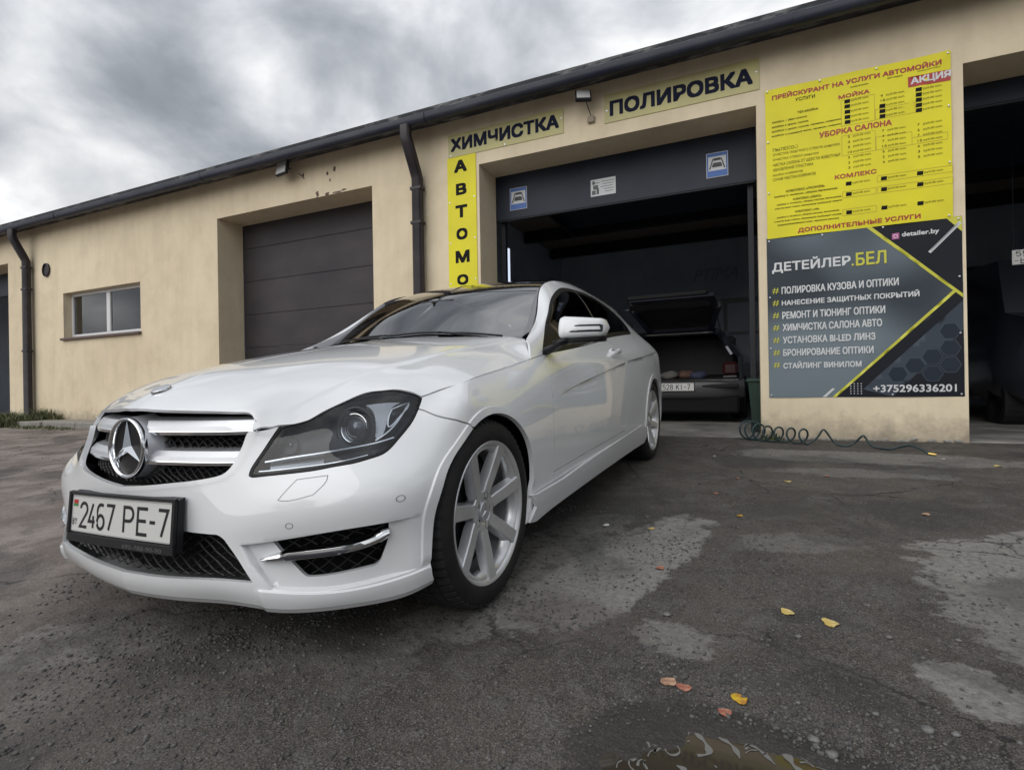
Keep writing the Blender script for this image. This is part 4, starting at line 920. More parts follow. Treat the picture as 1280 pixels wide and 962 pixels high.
# ------------------------------------------------------------------ wheels
def rp(th, r, x):   # polar in wheel plane -> local (x out, y, z)
    return (x, r*math.cos(th), r*math.sin(th))
def wheel(cx, cy, cz, s2, phase, steer=0):
    mw = Matrix.Translation((cx, cy, cz)) @ Matrix.Rotation(steer, 4, 'Z') @ Matrix.Rotation(0 if s2 > 0 else math.pi, 4, 'Z')
    wl = bpy.data.objects.new('wheel', None); COL.objects.link(wl); wl.parent = car; wl.matrix_parent_inverse = WM(car).inverted(); wl.matrix_basis = mw
    def bd(b, name, m, **k): return b.build(name, m, wl, world=False, **k)
    # tyre: outer face at local x=0, tread to x=-.225
    prof = [(-.012, .236), (-.002, .244), (.004, .262), (.001, .288), (-.010, .303), (-.024, .3115), (-.045, .3150), (-.112, .3165), (-.18, .3150), (-.205, .310), (-.222, .296), (-.228, .27), (-.222, .245), (-.21, .236)]
    b = MB(); b.lathe(prof, 72); bd(b, 'tyre', 'rubber', smooth=True)
    # tread blocks
    b = MB(); nb = 62
    for k in range(nb):
        a0 = 2*math.pi*k/nb; da = 2*math.pi/nb
        for (x0, x1, r0, r1, w0, sh) in ((-.008, -.040, .3035, .3165, .62, 0), (-.048, -.082, .3155, .3185, .70, .25), (-.090, -.132, .3165, .3190, .72, .5), (-.140, -.176, .3155, .3185, .70, .25), (-.184, -.214, .3165, .3035, .62, .1)):
            aa = a0+sh*da; ab = aa+w0*da; V = []
            for a in (aa, ab):
                for x, r in ((x0, r0), (x1, r1)):
                    for dr in (-.004, .0025): V.append(rp(a+(x+.1)*.25, r+dr, x))
            b.add(V, [(1, 3, 7, 5), (0, 1, 5, 4), (2, 6, 7, 3), (0, 2, 3, 1), (4, 5, 7, 6)])
    o = bd(b, 'tyre_tread', 'tread'); o['kind'] = 'stuff'
    # rim
    b = MB(); b.lathe([(-.014, .238), (-.004, .2425), (-.0015, .2400), (-.003, .2335), (-.010, .2275), (-.022, .2215), (-.034, .2190), (-.06, .2165), (-.10, .212), (-.20, .215), (-.215, .235)], 72); bd(b, 'rim', 'alloy', smooth=True, angle=40)
    nS = 7
    for k in range(nS):
        th = phase+2*math.pi*k/nS; rings = []
        for r, w_, xf, dpt in ((.052, .023, -.036, .03), (.066, .0240, -.033, .030), (.09, .0245, -.030, .034), (.13, .0255, -.022, .034), (.17, .0262, -.0155, .032), (.205, .0270, -.010, .028), (.2235, .0280, -.0075, .025), (.2300, .0285, -.0065, .010)):
            c = np.array([r*math.cos(th), r*math.sin(th)]); t = np.array([-math.sin(th), math.cos(th)])
            def pnt(o, x): q = c+t*o; return (x, q[0], q[1])
            rings.append([pnt(-w_*.80, xf), pnt(w_*.80, xf), pnt(w_*.92, xf-.004), pnt(w_*1.15, xf-dpt), pnt(-w_*1.15, xf-dpt), pnt(-w_*.92, xf-.004)])
        b = MB(); b.loft(rings); bd(b, 'wheel_spoke', 'alloy', angle=12)
        # fillet web between spokes at the rim
        th2 = th+math.pi/nS; V = []; n_ = 9
        for i, a in enumerate(np.linspace(th+.125, th+2*math.pi/nS-.125, n_)):
            e = abs(i-(n_-1)/2)/((n_-1)/2); V += [rp(a, .224, -.014), rp(a, .214-.010*e**3, -.019), rp(a, .212-.012*e**3, -.055)]
        b = MB(); b.add(V, [(3*i+j, 3*i+j+1, 3*i+j+4, 3*i+j+3) for i in range(n_-1) for j in (0, 1)]); bd(b, 'rim_web', 'alloy', smooth=True)
    b = MB(); b.lathe([(-.075, .066), (-.038, .070), (-.0335, .067), (-.0330, .046), (-.037, .041), (-.037, .034)], 56); bd(b, 'wheel_hub', 'alloy', smooth=True, angle=35)
    b = MB(); b.lathe([(-.042, .0345), (-.031, .0335), (-.028, .031), (-.0272, .0001)], 40); bd(b, 'hub_cap', 'satin', smooth=True, angle=30)
    b = MB(); b.add(*star(.028, .005, 0, .001, .003, Matrix.Translation((-.0275, 0, 0)))); bd(b, 'hub_emblem', 'chrome')
    for k in range(5):
        a = phase+.3+2*math.pi*k/5; c = rp(a, .054, 0)
        b = MB(); b.lathe([(-.0322, .0135), (-.036, .0122), (-.055, .0115)], 18, mw=Matrix.Translation((0, c[1], c[2]))); bd(b, 'bolt_recess', 'plastic', smooth=True)
        b = MB(); b.lathe([(-.055, .0085), (-.036, .0085), (-.034, .006), (-.034, .0001)], 6, mw=Matrix.Translation((0, c[1], c[2]))); bd(b, 'wheel_bolt', 'chrome')
    b = MB(); b.lathe([(-.085, .05), (-.080, .165), (-.108, .165), (-.108, .05)], 48); bd(b, 'brake_disc', 'brake', angle=40)
    b = MB(); 
    ang = [R(a) for a in np.linspace(-35, 35, 8)] if True else []
    rr_ = []
    for a in ang: rr_.append([rp(a, .115, -.062), rp(a, .172, -.062), rp(a, .176, -.12), rp(a, .115, -.12)])
    b.loft(rr_); bd(b, 'brake_caliper', 'amber', angle=40)
    b = MB(); b.lathe([(-.12, .22), (-.122, .0001)], 32); bd(b, 'wheel_backing', 'matte')
    b = MB(); b.tube([(-.05, *rp(phase+.45+math.pi, .205, 0)[1:]), (-.012, *rp(phase+.45+math.pi, .196, 0)[1:])], .004, 8); bd(b, 'tyre_valve', 'satin')
    return wl
ph = -math.pi/2
for cy, p_ in ((0., ph), (2.762, ph+.35)):
    wheel(.868, cy, .318, 1, p_); wheel(-.868, cy, .318, -1, p_+.4)
b = MB(); b.bbox(-.7, .7, -.45, 3.4, .16, .20, .01); b.build('underbody', 'matte', car)
b = MB(); b.bbox(-.45, .45, -.40, .55, .2, .62, .05); b.build('engine_bay', 'matte', car)

# ------------------------------------------------------------------ ground
def nodes_ground():
    m = bpy.data.materials.new('yard_ground'); m.use_nodes = True; t = m.node_tree; b = t.nodes['Principled BSDF']; l = t.links.new
    tc = N(t, 'ShaderNodeTexCoord'); P = tc.outputs['Object']
    def noise(sc, det=6, ro=.6, dist=0, off=(0, 0, 0), st=(1, 1, 1)):
        mp = N(t, 'ShaderNodeMapping'); l(P, mp.inputs[0]); mp.inputs['Location'].default_value = off; mp.inputs['Scale'].default_value = st
        n = N(t, 'ShaderNodeTexNoise', i_Scale=sc, i_Detail=det, i_Roughness=ro, i_Distortion=dist); l(mp.outputs[0], n.inputs['Vector']); return n.outputs[0]
    def ramp(v, p1, p2, a=0., c=1.):
        r = N(t, 'ShaderNodeMapRange'); l(v, r.inputs[0]); r.inputs[1].default_value = p1; r.inputs[2].default_value = p2; r.inputs[3].default_value = a; r.inputs[4].default_value = c; r.interpolation_type = 'SMOOTHSTEP'; return r.outputs[0]
    def math_(op, a, c):
        n = N(t, 'ShaderNodeMath', operation=op)
        for i, x in enumerate((a, c)):
            if isinstance(x, (int, float)): n.inputs[i].default_value = x
            else: l(x, n.inputs[i])
        return n.outputs[0]
    def mixc(f, a, c):
        n = N(t, 'ShaderNodeMix', data_type='RGBA'); l(f, n.inputs[0]) if not isinstance(f, float) else None
        if isinstance(f, float): n.inputs[0].default_value = f
        for i, x in ((6, a), (7, c)):
            if isinstance(x, tuple): n.inputs[i].default_value = (*x, 1)
            else: l(x, n.inputs[i])
        return n.outputs[2]
    wob = noise(2.4, 9, .70, .3); wob2 = noise(9, 8, .7, .2, (2, 5, 0)); fine = noise(46, 8, .78)
    def blob(cx, cy, rx, ry, rot, edge=.35, w_=.9, inner=None):
        mp = N(t, 'ShaderNodeMapping', vector_type='TEXTURE'); l(P, mp.inputs[0]); mp.inputs['Location'].default_value = (cx, cy, 0); mp.inputs['Rotation'].default_value = (0, 0, R(rot)); mp.inputs['Scale'].default_value = (rx, ry, 1)
        sp = N(t, 'ShaderNodeSeparateXYZ'); l(mp.outputs[0], sp.inputs[0])
        d = math_('ADD', math_('POWER', math_('ABSOLUTE', sp.outputs[0], 0), 2.6), math_('POWER', math_('ABSOLUTE', sp.outputs[1], 0), 2.6))
        d = math_('ADD', d, math_('MULTIPLY', math_('SUBTRACT', wob, .5), w_*4.2)); d = math_('ADD', d, math_('MULTIPLY', math_('SUBTRACT', wob2, .5), w_*2.6)); d = math_('ADD', d, math_('MULTIPLY', math_('SUBTRACT', fine, .5), .9)); return ramp(d, 1+edge, 1-edge)
    big = noise(.35, 4, .5); mid = noise(2.1, 6, .62, .4, (3, 7, 0)); grit = noise(240, 4, .8)
    dark = mixc(ramp(mid, .38, .66), (.034, .029, .025), (.076, .065, .056))
    dark = mixc(ramp(noise(7.5, 7, .7, .6), .48, .66), dark, (.088, .084, .080))
    dark = mixc(math_('MULTIPLY', ramp(fine, .47, .68), .75), dark, (.14, .128, .115)); dark = mixc(math_('MULTIPLY', ramp(grit, .51, .60), .75), dark, (.185, .168, .15)); dark = mixc(math_('MULTIPLY', ramp(grit, .48, .40), .8), dark, (.014, .014, .014))
    # dustier, browner yard towards the left
    sp = N(t, 'ShaderNodeSeparateXYZ'); l(P, sp.inputs[0])
    lf = math_('ADD', math_('MULTIPLY', sp.outputs[0], -1), math_('MULTIPLY', math_('SUBTRACT', big, .5), 2.5))
    lm = ramp(lf, -.3, 1.3)
    brown = mixc(ramp(mid, .35, .68), (.135, .110, .098), (.27, .232, .212)); brown = mixc(math_('MULTIPLY', ramp(fine, .45, .7), .6), brown, (.29, .255, .235)); brown = mixc(math_('MULTIPLY', ramp(fine, .42, .30), .6), brown, (.07, .06, .055)); brown = mixc(math_('MULTIPLY', ramp(noise(5.5, 7, .7, .5), .50, .62), .5), brown, (.10, .085, .078))
    c = mixc(lm, dark, brown)
    pale = mixc(ramp(fine, .3, .7), (.15, .145, .135), (.30, .29, .27))
    spots = math_('MULTIPLY', ramp(noise(26, 5, .7, .5), .60, .53), ramp(noise(9, 4, .6), .68, .56))
    for (cx, cy, rx, ry, rot, ed, ww, st) in ((1.20, .52, .20, .70, -14, .30, .55, .95), (.86, .40, .22, .75, -8, .5, .7, .55), (2.62, 1.02, .40, .30, 40, .5, .9, .85), (2.42, .45, .22, .40, 10, .5, 1.0, .7), (2.15, .02, .11, .12, 20, .5, 1.1, .9), (1.46, -.02, .13, .10, -20, .6, 1.1, .6),
                                              (2.35, 3.2, .95, .26, 0, .4, .6, .55), (1.85, 1.0, .25, .12, 20, .8, 1.3, .35), (-.15, -.62, .35, .16, 35, .7, 1.2, .55), (.55, -.45, .30, .12, 20, .8, 1.2, .25), (2.3, 2.6, .5, .15, 10, .8, 1.2, .4)):
        f = math_('MULTIPLY', blob(cx, cy, rx, ry, rot, ed*.38, ww*1.15), math_('MULTIPLY', spots if st == .55 and cx < 1 else ramp(fine, .15, .42, .55, 1.0), st)); c = mixc(f, c, pale)
    # reddish crushed-brick dust
    f = math_('MULTIPLY', blob(1.17, -.02, .22, .14, -20, .8, 1.2), .55); c = mixc(f, c, (.115, .092, .088))
    # cracks
    mpc = N(t, 'ShaderNodeMapping'); l(P, mpc.inputs[0]); wn = N(t, 'ShaderNodeTexNoise', i_Scale=4.5, i_Detail=6, i_Roughness=.7); l(P, wn.inputs['Vector'])
    va = N(t, 'ShaderNodeVectorMath', operation='MULTIPLY_ADD'); l(wn.outputs['Color'], va.inputs[0]); va.inputs[1].default_value = (.22, .22, 0); l(mpc.outputs[0], va.inputs[2])
    vc = N(t, 'ShaderNodeTexVoronoi', feature='DISTANCE_TO_EDGE', i_Scale=1.35); l(va.outputs[0], vc.inputs['Vector'])
    crack = math_('MULTIPLY', ramp(vc.outputs['Distance'], .010, .002), ramp(noise(1.1, 3, .5, 0, (4, 9, 0)), .50, .58)); c = mixc(math_('MULTIPLY', crack, .85), c, (.012, .011, .011))
    # long dark wet stains
    f = math_('MULTIPLY', ramp(noise(1.3, 5, .6, .5, (11, 2, 0)), .50, .62), .55); c = mixc(f, c, (.030, .030, .032))
    vor = N(t, 'ShaderNodeTexVoronoi', feature='F1', i_Scale=95.); l(P, vor.inputs['Vector']); c = mixc(math_('MULTIPLY', ramp(vor.outputs['Distance'], .34, .12), ramp(noise(14, 3), .42, .66, .12, .6)), c, (.24, .235, .225))
    rim = blob(1.67, -.56, .33, .28, 0, .25, .5); c = mixc(math_('MULTIPLY', rim, .7), c, (.028, .026, .025))
    l(c, b.inputs['Base Color'])
    wet = math_('MULTIPLY', ramp(noise(1.7, 5, .6, .4, (5, 1, 0)), .45, .64), math_('SUBTRACT', 1.0, math_('MULTIPLY', lm, .75)))
    rg = math_('SUBTRACT', math_('SUBTRACT', .88, math_('MULTIPLY', wet, .34)), math_('MULTIPLY', rim, .35)); l(rg, b.inputs['Roughness'])
    b.inputs['Specular IOR Level'].default_value = .42
    h = math_('ADD', math_('MULTIPLY', fine, .6), math_('ADD', math_('MULTIPLY', grit, .35), math_('MULTIPLY', vor.outputs['Distance'], -.35)))
    bp = N(t, 'ShaderNodeBump', i_Strength=1.0, i_Distance=.007); l(h, bp.inputs['Height']); l(bp.outputs[0], b.inputs['Normal'])
    return m
M['ground'] = nodes_ground()
def fbm(x, y, s, o=4, seed=0):
    r_ = np.random.default_rng(seed); out = np.zeros_like(x); a = 1.
    for k in range(o):
        g = r_.random((64, 64)); u, v = (x*s) % 63, (y*s) % 63; i, j = u.astype(int), v.astype(int); fu, fv = u-i, v-j; fu = fu*fu*(3-2*fu); fv = fv*fv*(3-2*fv)
        out += a*((g[i, j]*(1-fu)+g[(i+1) % 64, j]*fu)*(1-fv)+(g[i, (j+1) % 64]*(1-fu)+g[(i+1) % 64, (j+1) % 64]*fu)*fv-.5); a *= .5; s *= 2.03
    return out
def gheight(x, y):
    near = np.clip(1-(np.hypot(x-1.2, y+.2)-2.2)/1.5, 0, 1)
    h = (.0012+.0033*near)*fbm(x+50, y+50, 3.1, 5, 1)*np.clip(1.2-np.hypot(x, y)/14, 0, 1)+.0034*fbm(x+50, y+50, 19, 4, 2)*near
    # puddle hollow
    d = np.hypot((x-1.67)/.245, (y+.555)/.205)+.45*fbm(x+50, y+50, 6.5, 4, 3); h -= .016*sstep((1.15-d)/.5)
    # broken trench line across the foreground
    yl = -.13+.10*np.sin(x*1.9+.4)+.05*fbm(x+50, x+50, 3, 3, 5)-.18*(x-1.2); dd = np.abs(y-yl); h -= .006*sstep((.05-dd)/.05)*sstep((x-.4)*3)*near
    under = sstep((y-3.3)/.4); return h*(1-under)-np.clip(y-(4.06+.030*x), 0, 10)*.0482-.02*sstep((y-(4.06+.030*x))/.05)
ax = np.unique(np.r_[np.linspace(-400, -20, 12), np.linspace(-20, -3, 60), np.linspace(-3, -.9, 60), np.linspace(-.9, 2.9, 330), np.linspace(2.9, 6, 60), np.linspace(6, 20, 20), np.linspace(20, 400, 12)])
ay = np.unique(np.r_[np.linspace(3.6, 4.6, 60), np.linspace(-400, -8, 12), np.linspace(-8, -1.3, 30), np.linspace(-1.3, 1.3, 230), np.linspace(1.3, 3.4, 90), np.linspace(3.4, 5, 16), np.linspace(5, 14, 10), np.linspace(14, 400, 12)])
X, Y = np.meshgrid(ax, ay); Z = gheight(X.ravel(), Y.ravel()); nx, ny = len(ax), len(ay)
V = np.stack([X.ravel(), Y.ravel(), Z], 1); idx = np.arange(nx*ny).reshape(ny, nx)
Fq = np.stack([idx[:-1, :-1].ravel(), idx[:-1, 1:].ravel(), idx[1:, 1:].ravel(), idx[1:, :-1].ravel()], 1)
me = bpy.data.meshes.new('ground'); me.vertices.add(len(V)); me.vertices.foreach_set('co', V.ravel()); me.loops.add(Fq.size); me.loops.foreach_set('vertex_index', Fq.ravel()); me.polygons.add(len(Fq)); me.polygons.foreach_set('loop_start', np.arange(0, Fq.size, 4)); me.polygons.foreach_set('use_smooth', np.ones(len(Fq), bool)); me.update(); me.validate()
me.materials.append(M['ground']); g_ = bpy.data.objects.new('ground', me); COL.objects.link(g_); g_['kind'] = 'structure'
# puddle water
M['water'] = mat('muddy_water', (.040, .033, .025), .04, spec=.7)
b = MB(); a_ = np.linspace(0, 2*math.pi, 41)[:-1]; b.add([(1.68+.29*math.cos(a), -.57+.25*math.sin(a), -.0062) for a in a_], [tuple(range(40))]); b.build('puddle', 'water', None, recalc=False)['kind'] = 'structure'
# pale foam streaks floating on the puddle
M['foam'] = mat('dried_foam', (.15, .148, .14), .7)
def ribbon(pts, wd, z=-.0050):
    P = smooth_line(np.array(pts), .006); t = np.gradient(P, axis=0); t /= np.linalg.norm(t, axis=1, keepdims=True)+1e-9; n = np.stack([-t[:, 1], t[:, 0]], 1)
    k = len(P); w_ = wd*(.55+.45*np.sin(np.linspace(0, math.pi, k)))*(1+.5*np.sin(np.arange(k)*.9+wd*1e3)); A = P+n*w_[:, None]; C_ = P-n*w_[:, None]
    return [(a[0], a[1], z) for a in A]+[(a[0], a[1], z) for a in C_], [(i, i+1, k+i+1, k+i) for i in range(k-1)]
fo = MB()
for pts, wd in ([(1.40,-.40),(1.42,-.43),(1.44,-.47)], .007), ([(1.44,-.385),(1.48,-.395),(1.50,-.41)], .005), ([(1.52,-.385),(1.545,-.41),(1.555,-.44),(1.535,-.455)], .007), ([(1.49,-.44),(1.50,-.46),(1.485,-.475),(1.47,-.46),(1.49,-.44)], .003), ([(1.56,-.375),(1.60,-.40),(1.615,-.43)], .006), ([(1.61,-.37),(1.645,-.385),(1.68,-.42)], .005), ([(1.66,-.355),(1.70,-.38),(1.715,-.41),(1.73,-.42)], .008), ([(1.71,-.35),(1.75,-.36)], .004), ([(1.36,-.45),(1.38,-.49),(1.42,-.52)], .008), ([(1.50,-.50),(1.52,-.505)], .006), ([(1.57,-.47),(1.575,-.475)], .004):
    fo.add(*ribbon([(x_+.045, y_) for x_, y_ in pts], wd*.8))
r_ = random.Random(4)
for k in range(46):
    a = r_.random()*3.5-.2; q = r_.uniform(.80, 1.03); x, y = 1.67+.235*q*math.cos(a), -.555+.20*q*math.sin(a); L_ = r_.uniform(.006, .03); b1 = a+1.57+r_.uniform(-.7, .7)
    fo.add(*ribbon([(x, y), (x+L_*.5*math.cos(b1), y+L_*.5*math.sin(b1)+r_.uniform(-.004, .004)), (x+L_*math.cos(b1+.3), y+L_*math.sin(b1+.3))], r_.uniform(.0012, .0042)))
fo.build('puddle_foam', 'foam', None, recalc=False, kind='stuff')
# ------------------------------------------------------------------ gravel, stones, leaves
def stone_mesh(r_, sub=1):
    import bmesh
    bm = bmesh.new(); bmesh.ops.create_icosphere(bm, subdivisions=sub, radius=1)
    for v in bm.verts: v.co *= .72+.5*r_.random()
    V = np.array([v.co[:] for v in bm.verts]); F = np.array([[v.index for v in f.verts] for f in bm.faces]); bm.free(); return V, F
protos = [stone_mesh(npr, 1) for _ in range(10)]
def scatter(n, dens, x0, x1, y0, y1, smin, smax, name, m):
    Vs = []; Fs = []; c = 0; k = 0
    xs = npr.uniform(x0, x1, n*6); ys = npr.uniform(y0, y1, n*6); keep = npr.random(n*6) < dens(xs, ys); xs, ys = xs[keep][:n], ys[keep][:n]; zs = gheight(xs, ys)
    for x, y, z in zip(xs, ys, zs):
        V0, F0 = protos[rng.randrange(10)]; s_ = smin+(smax-smin)*rng.random()**3.4; a = rng.random()*6.28; ca, sa = math.cos(a), math.sin(a)
        V1 = V0*[s_, s_*(.6+.4*rng.random()), s_*(.45+.3*rng.random())]; V1 = np.stack([V1[:, 0]*ca-V1[:, 1]*sa+x, V1[:, 0]*sa+V1[:, 1]*ca+y, V1[:, 2]+z+s_*.18], 1); Vs.append(V1); Fs.append(F0+c); c += len(V0)
    V = np.vstack(Vs); F = np.vstack(Fs); me = bpy.data.meshes.new(name); me.vertices.add(len(V)); me.vertices.foreach_set('co', V.ravel()); me.loops.add(F.size); me.loops.foreach_set('vertex_index', F.ravel()); me.polygons.add(len(F)); me.polygons.foreach_set('loop_start', np.arange(0, F.size, 3)); me.update()
    me.materials.append(m); o = bpy.data.objects.new(name, me); COL.objects.link(o); o['kind'] = 'stuff'; return o
M['gravel'] = mat('gravel_stone', (.09, .088, .085), .85); nz(M['gravel'], B(M['gravel']).inputs['Base Color'], 45, (.045, .045, .045), (.15, .145, .14), .38, .72, 2)
M['gravel2'] = mat('pale_gravel_stone', (.22, .21, .2), .85); nz(M['gravel2'], B(M['gravel2']).inputs['Base Color'], 30, (.09, .087, .083), (.22, .212, .20), .35, .7, 2)
def dens1(x, y):
    yl = -.10+.10*np.sin(x*1.9+.4)-.18*(x-1.2); d = np.abs(y-yl); far = np.clip((np.hypot(x-1.7, y+1.57)-.7), 0, 1)
    return np.clip(.10+.9*np.exp(-(d/.10)**2)*(x > .75)+.5*np.exp(-((x-.2)**2+(y+.55)**2)/.10)+.25*(fbm(x+50, y+50, 2.5, 3, 9) > .1), 0, 1)*(np.hypot((x-1.64)/.27, (y+.56)/.22) > 1)
scatter(24000, dens1, -.9, 2.7, -1.15, 1.3, .0011, .0078, 'fine_gravel', M['gravel'])
scatter(9000, lambda x, y: dens1(x, y)*.7, -.9, 2.8, -1.15, 1.6, .0009, .0034, 'pale_grit', M['gravel2'])
scatter(2500, lambda x, y: x*0+.5, -9, 3.2, .5, 3.6, .003, .010, 'yard_grit', M['gravel'])
M['pebble'] = mat('pebble_grey', (.16, .16, .16), .7); nz(M['pebble'], B(M['pebble']).inputs['Base Color'], 60, (.09, .09, .09), (.20, .197, .19), .35, .7)
def obj_from(name, V, F, m, loc, label, cat, group=None, smooth=True):
    me = bpy.data.meshes.new(name); me.from_pydata([tuple(v) for v in V], [], [tuple(f) for f in F]); me.materials.append(M[m] if isinstance(m, str) else m); me.polygons.foreach_set('use_smooth', [smooth]*len(me.polygons))
    o = bpy.data.objects.new(name, me); COL.objects.link(o); o.location = loc; return setlab(o, label, cat, group)
STN = [(2.02,-.20,.013,'pale rounded pebble right of the puddle, largest loose stone'), (1.80,-.315,.011,'grey flat pebble at the right rim of the puddle'), (1.83,-.355,.012,'grey pebble lying half in the puddle edge'), (1.79,.125,.009,'grey pebble between the two yellow leaves and the puddle'), (1.775,-.20,.006,'small white pebble above the puddle rim'), (1.93,-.18,.008,'small grey stone between the puddle and the largest pebble'), (2.02,.21,.009,'flat grey chip right of the larger yellow leaf'), (2.19,.27,.008,'pale chip of stone far right of the yellow leaves'), (2.27,.68,.012,'broken grey chip on the dark asphalt at the right'), (1.42,.12,.013,'dull grey stone in the crushed strip behind the brown leaves'), (2.07,-.19,.009,'dark grey stone just right of the largest pebble')]
for x, y, s_, lb in STN:
    V0, F0 = stone_mesh(npr, 2); V0 = V0/np.abs(V0).max()*[1.2, .9, .65]*s_; obj_from('pebble', V0, F0, 'pebble', (x, y, float(gheight(np.array([x]), np.array([y]))[0])+s_*.35), lb, 'stone', 'loose pebbles on the asphalt')
def leafm(nm, c1, c2): m = mat(nm, c1, .6); nz(m, B(m).inputs['Base Color'], 70, c1, c2, .42, .62, 4); return m
M['ly'] = leafm('leaf_yellow', (.50, .36, .09), (.62, .50, .22)); M['lb'] = leafm('leaf_brown', (.30, .17, .11), (.46, .30, .20)); M['lo'] = leafm('leaf_bright_yellow', (.55, .36, .02), (.38, .16, .03)); M['lp'] = mat('paper_scrap', (.55, .55, .53), .7); M['lr'] = leafm('leaf_red', (.30, .10, .07), (.40, .20, .13))
LV = [(1.767,.275,.026,'ly','pale yellow leaf, left one of the pair on the dark asphalt'), (1.883,.24,.029,'ly','pale yellow leaf, right one of the pair on the dark asphalt'), (1.488,-.227,.024,'lb','brown and yellow curled leaf touching the pinkish one'), (1.525,-.232,.021,'lr','pinkish brown leaf beside the brown curled one'), (1.653,-.235,.024,'lo','bright golden leaf with red rim above the puddle'), (1.625,-.30,.019,'lr','dull reddish leaf flattened at the puddle edge'), (1.578,1.318,.018,'lo','tiny golden leaf in the middle of the asphalt'), (1.198,.967,.018,'ly','tiny yellow leaf at the edge of the pale dry patch'), (.983,.945,.022,'lp','white paper scrap on the pale dry patch'), (1.33,.50,.022,'lr','small pinkish leaf near the right edge of the dry patch'), (2.05,2.42,.020,'lr','small red leaf on the asphalt before the pillar'), (1.82,2.2,.026,'ly','small yellow leaf before the coiled hose'), (2.40,1.62,.022,'lb','small brown leaf on the asphalt at the far right'), (1.43,1.75,.020,'lr','small red leaf on the dark asphalt, left of the yellow one'), (1.52,2.2,.016,'lr','tiny red leaf close to the garage threshold'), (3.10,3.05,.032,'ly','yellow leaf below the corner of the right garage bay'), (1.30,3.0,.016,'lp','white flake on the asphalt before the dark garage bay'), (2.85,3.25,.018,'lp','white flake under the lower banner')]
for x, y, s_, m_, lb in LV:
    a0 = rng.random()*6.28; n_ = 14; V = [(0, 0, .004)]; 
    for ring in (.5, 1.):
        for k in range(n_):
            a = 2*math.pi*k/n_; r_ = s_*ring*(.62+.38*abs(math.cos(a/2))**1.5)*(.86+.36*rng.random()); x_, y_ = r_*math.cos(a)*1.0, r_*math.sin(a)*.78
            zz = .004+ring*s_*.16*(math.sin(2*a+1)+.6)*rng.uniform(.7, 1.2)*.55; V.append((x_*math.cos(a0)-y_*math.sin(a0), x_*math.sin(a0)+y_*math.cos(a0), max(zz, .001)))
    F = [(0, 1+k, 1+(k+1) % n_) for k in range(n_)]+[(1+k, 1+n_+k, 1+n_+(k+1) % n_, 1+(k+1) % n_) for k in range(n_)]
    V2 = V+[(v[0], v[1], v[2]-.0012) for v in V]; nn0 = len(V); F2 = F+[tuple(i+nn0 for i in f[::-1]) for f in F]
    obj_from('paper_scrap' if m_ == 'lp' else 'fallen_leaf', V2, F2, m_, (x, y, float(gheight(np.array([x]), np.array([y]))[0])), lb, 'litter' if m_ == 'lp' else 'leaf', None if m_ == 'lp' else 'fallen leaves on the yard')

# ------------------------------------------------------------------ garage building
MBW = Matrix.Translation((0, 4.026, 0)) @ Matrix.Rotation(R(-2.754), 4, 'X') @ Matrix.Rotation(R(1.732), 4, 'Z')     # x along the wall, y into it, z up
M['wall'] = m = mat('beige_render', (.54, .45, .34), .9, spec=.2)
t = m.node_tree; l = t.links.new; r1_ = nz(m, None, .55, (.69, .585, .42), (.77, .665, .485), .35, .65, 5)
r2_ = nz(m, None, 2.2, (.88, .87, .85), (1, 1, 1), .28, .56, 9, .7)
mx = N(t, 'ShaderNodeMix', data_type='RGBA', blend_type='MULTIPLY'); mx.inputs[0].default_value = .9; l(r1_.outputs[0], mx.inputs[6]); l(r2_.outputs[0], mx.inputs[7])
tc_ = N(t, 'ShaderNodeTexCoord'); sp_ = N(t, 'ShaderNodeSeparateXYZ'); l(tc_.outputs['Object'], sp_.inputs[0])
ns_ = N(t, 'ShaderNodeTexNoise', i_Scale=7., i_Detail=8, i_Roughness=.7); l(tc_.outputs['Object'], ns_.inputs['Vector'])
ma = N(t, 'ShaderNodeMath', operation='MULTIPLY_ADD'); l(ns_.outputs[0], ma.inputs[0]); ma.inputs[1].default_value = -.55; l(sp_.outputs[2], ma.inputs[2])
mr = N(t, 'ShaderNodeMapRange'); l(ma.outputs[0], mr.inputs[0]); mr.inputs[1].default_value = -.28; mr.inputs[2].default_value = -.02; mr.inputs[3].default_value = .75; mr.inputs[4].default_value = 0
mx2 = N(t, 'ShaderNodeMix', data_type='RGBA'); l(mr.outputs[0], mx2.inputs[0]); l(mx.outputs[2], mx2.inputs[6]); mx2.inputs[7].default_value = (.20, .17, .14, 1)
# rain streaks below the eaves
mp_ = N(t, 'ShaderNodeMapping'); l(tc_.outputs['Object'], mp_.inputs[0]); mp_.inputs['Scale'].default_value = (5, 5, .5)
n3 = N(t, 'ShaderNodeTexNoise', i_Scale=1.2, i_Detail=6, i_Roughness=.6); l(mp_.outputs[0], n3.inputs['Vector']); mr3 = N(t, 'ShaderNodeMapRange'); l(n3.outputs[0], mr3.inputs[0]); mr3.inputs[1].default_value = .45; mr3.inputs[2].default_value = .75; mr3.inputs[3].default_value = 0; mr3.inputs[4].default_value = .14
mx3 = N(t, 'ShaderNodeMix', data_type='RGBA'); l(mr3.outputs[0], mx3.inputs[0]); l(mx2.outputs[2], mx3.inputs[6]); mx3.inputs[7].default_value = (.33, .27, .21, 1); l(mx3.outputs[2], B(m).inputs['Base Color'])
bump(m, 90, .35, .004, 5)
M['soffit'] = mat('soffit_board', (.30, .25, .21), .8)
M['gutter'] = mat('dark_gutter', (.022, .026, .045), .42, spec=.35); nz(M['gutter'], B(M['gutter']).inputs['Base Color'], 3, (.016, .020, .036), (.045, .048, .066), .35, .7, 6, stretch=(.6, 3, 3))
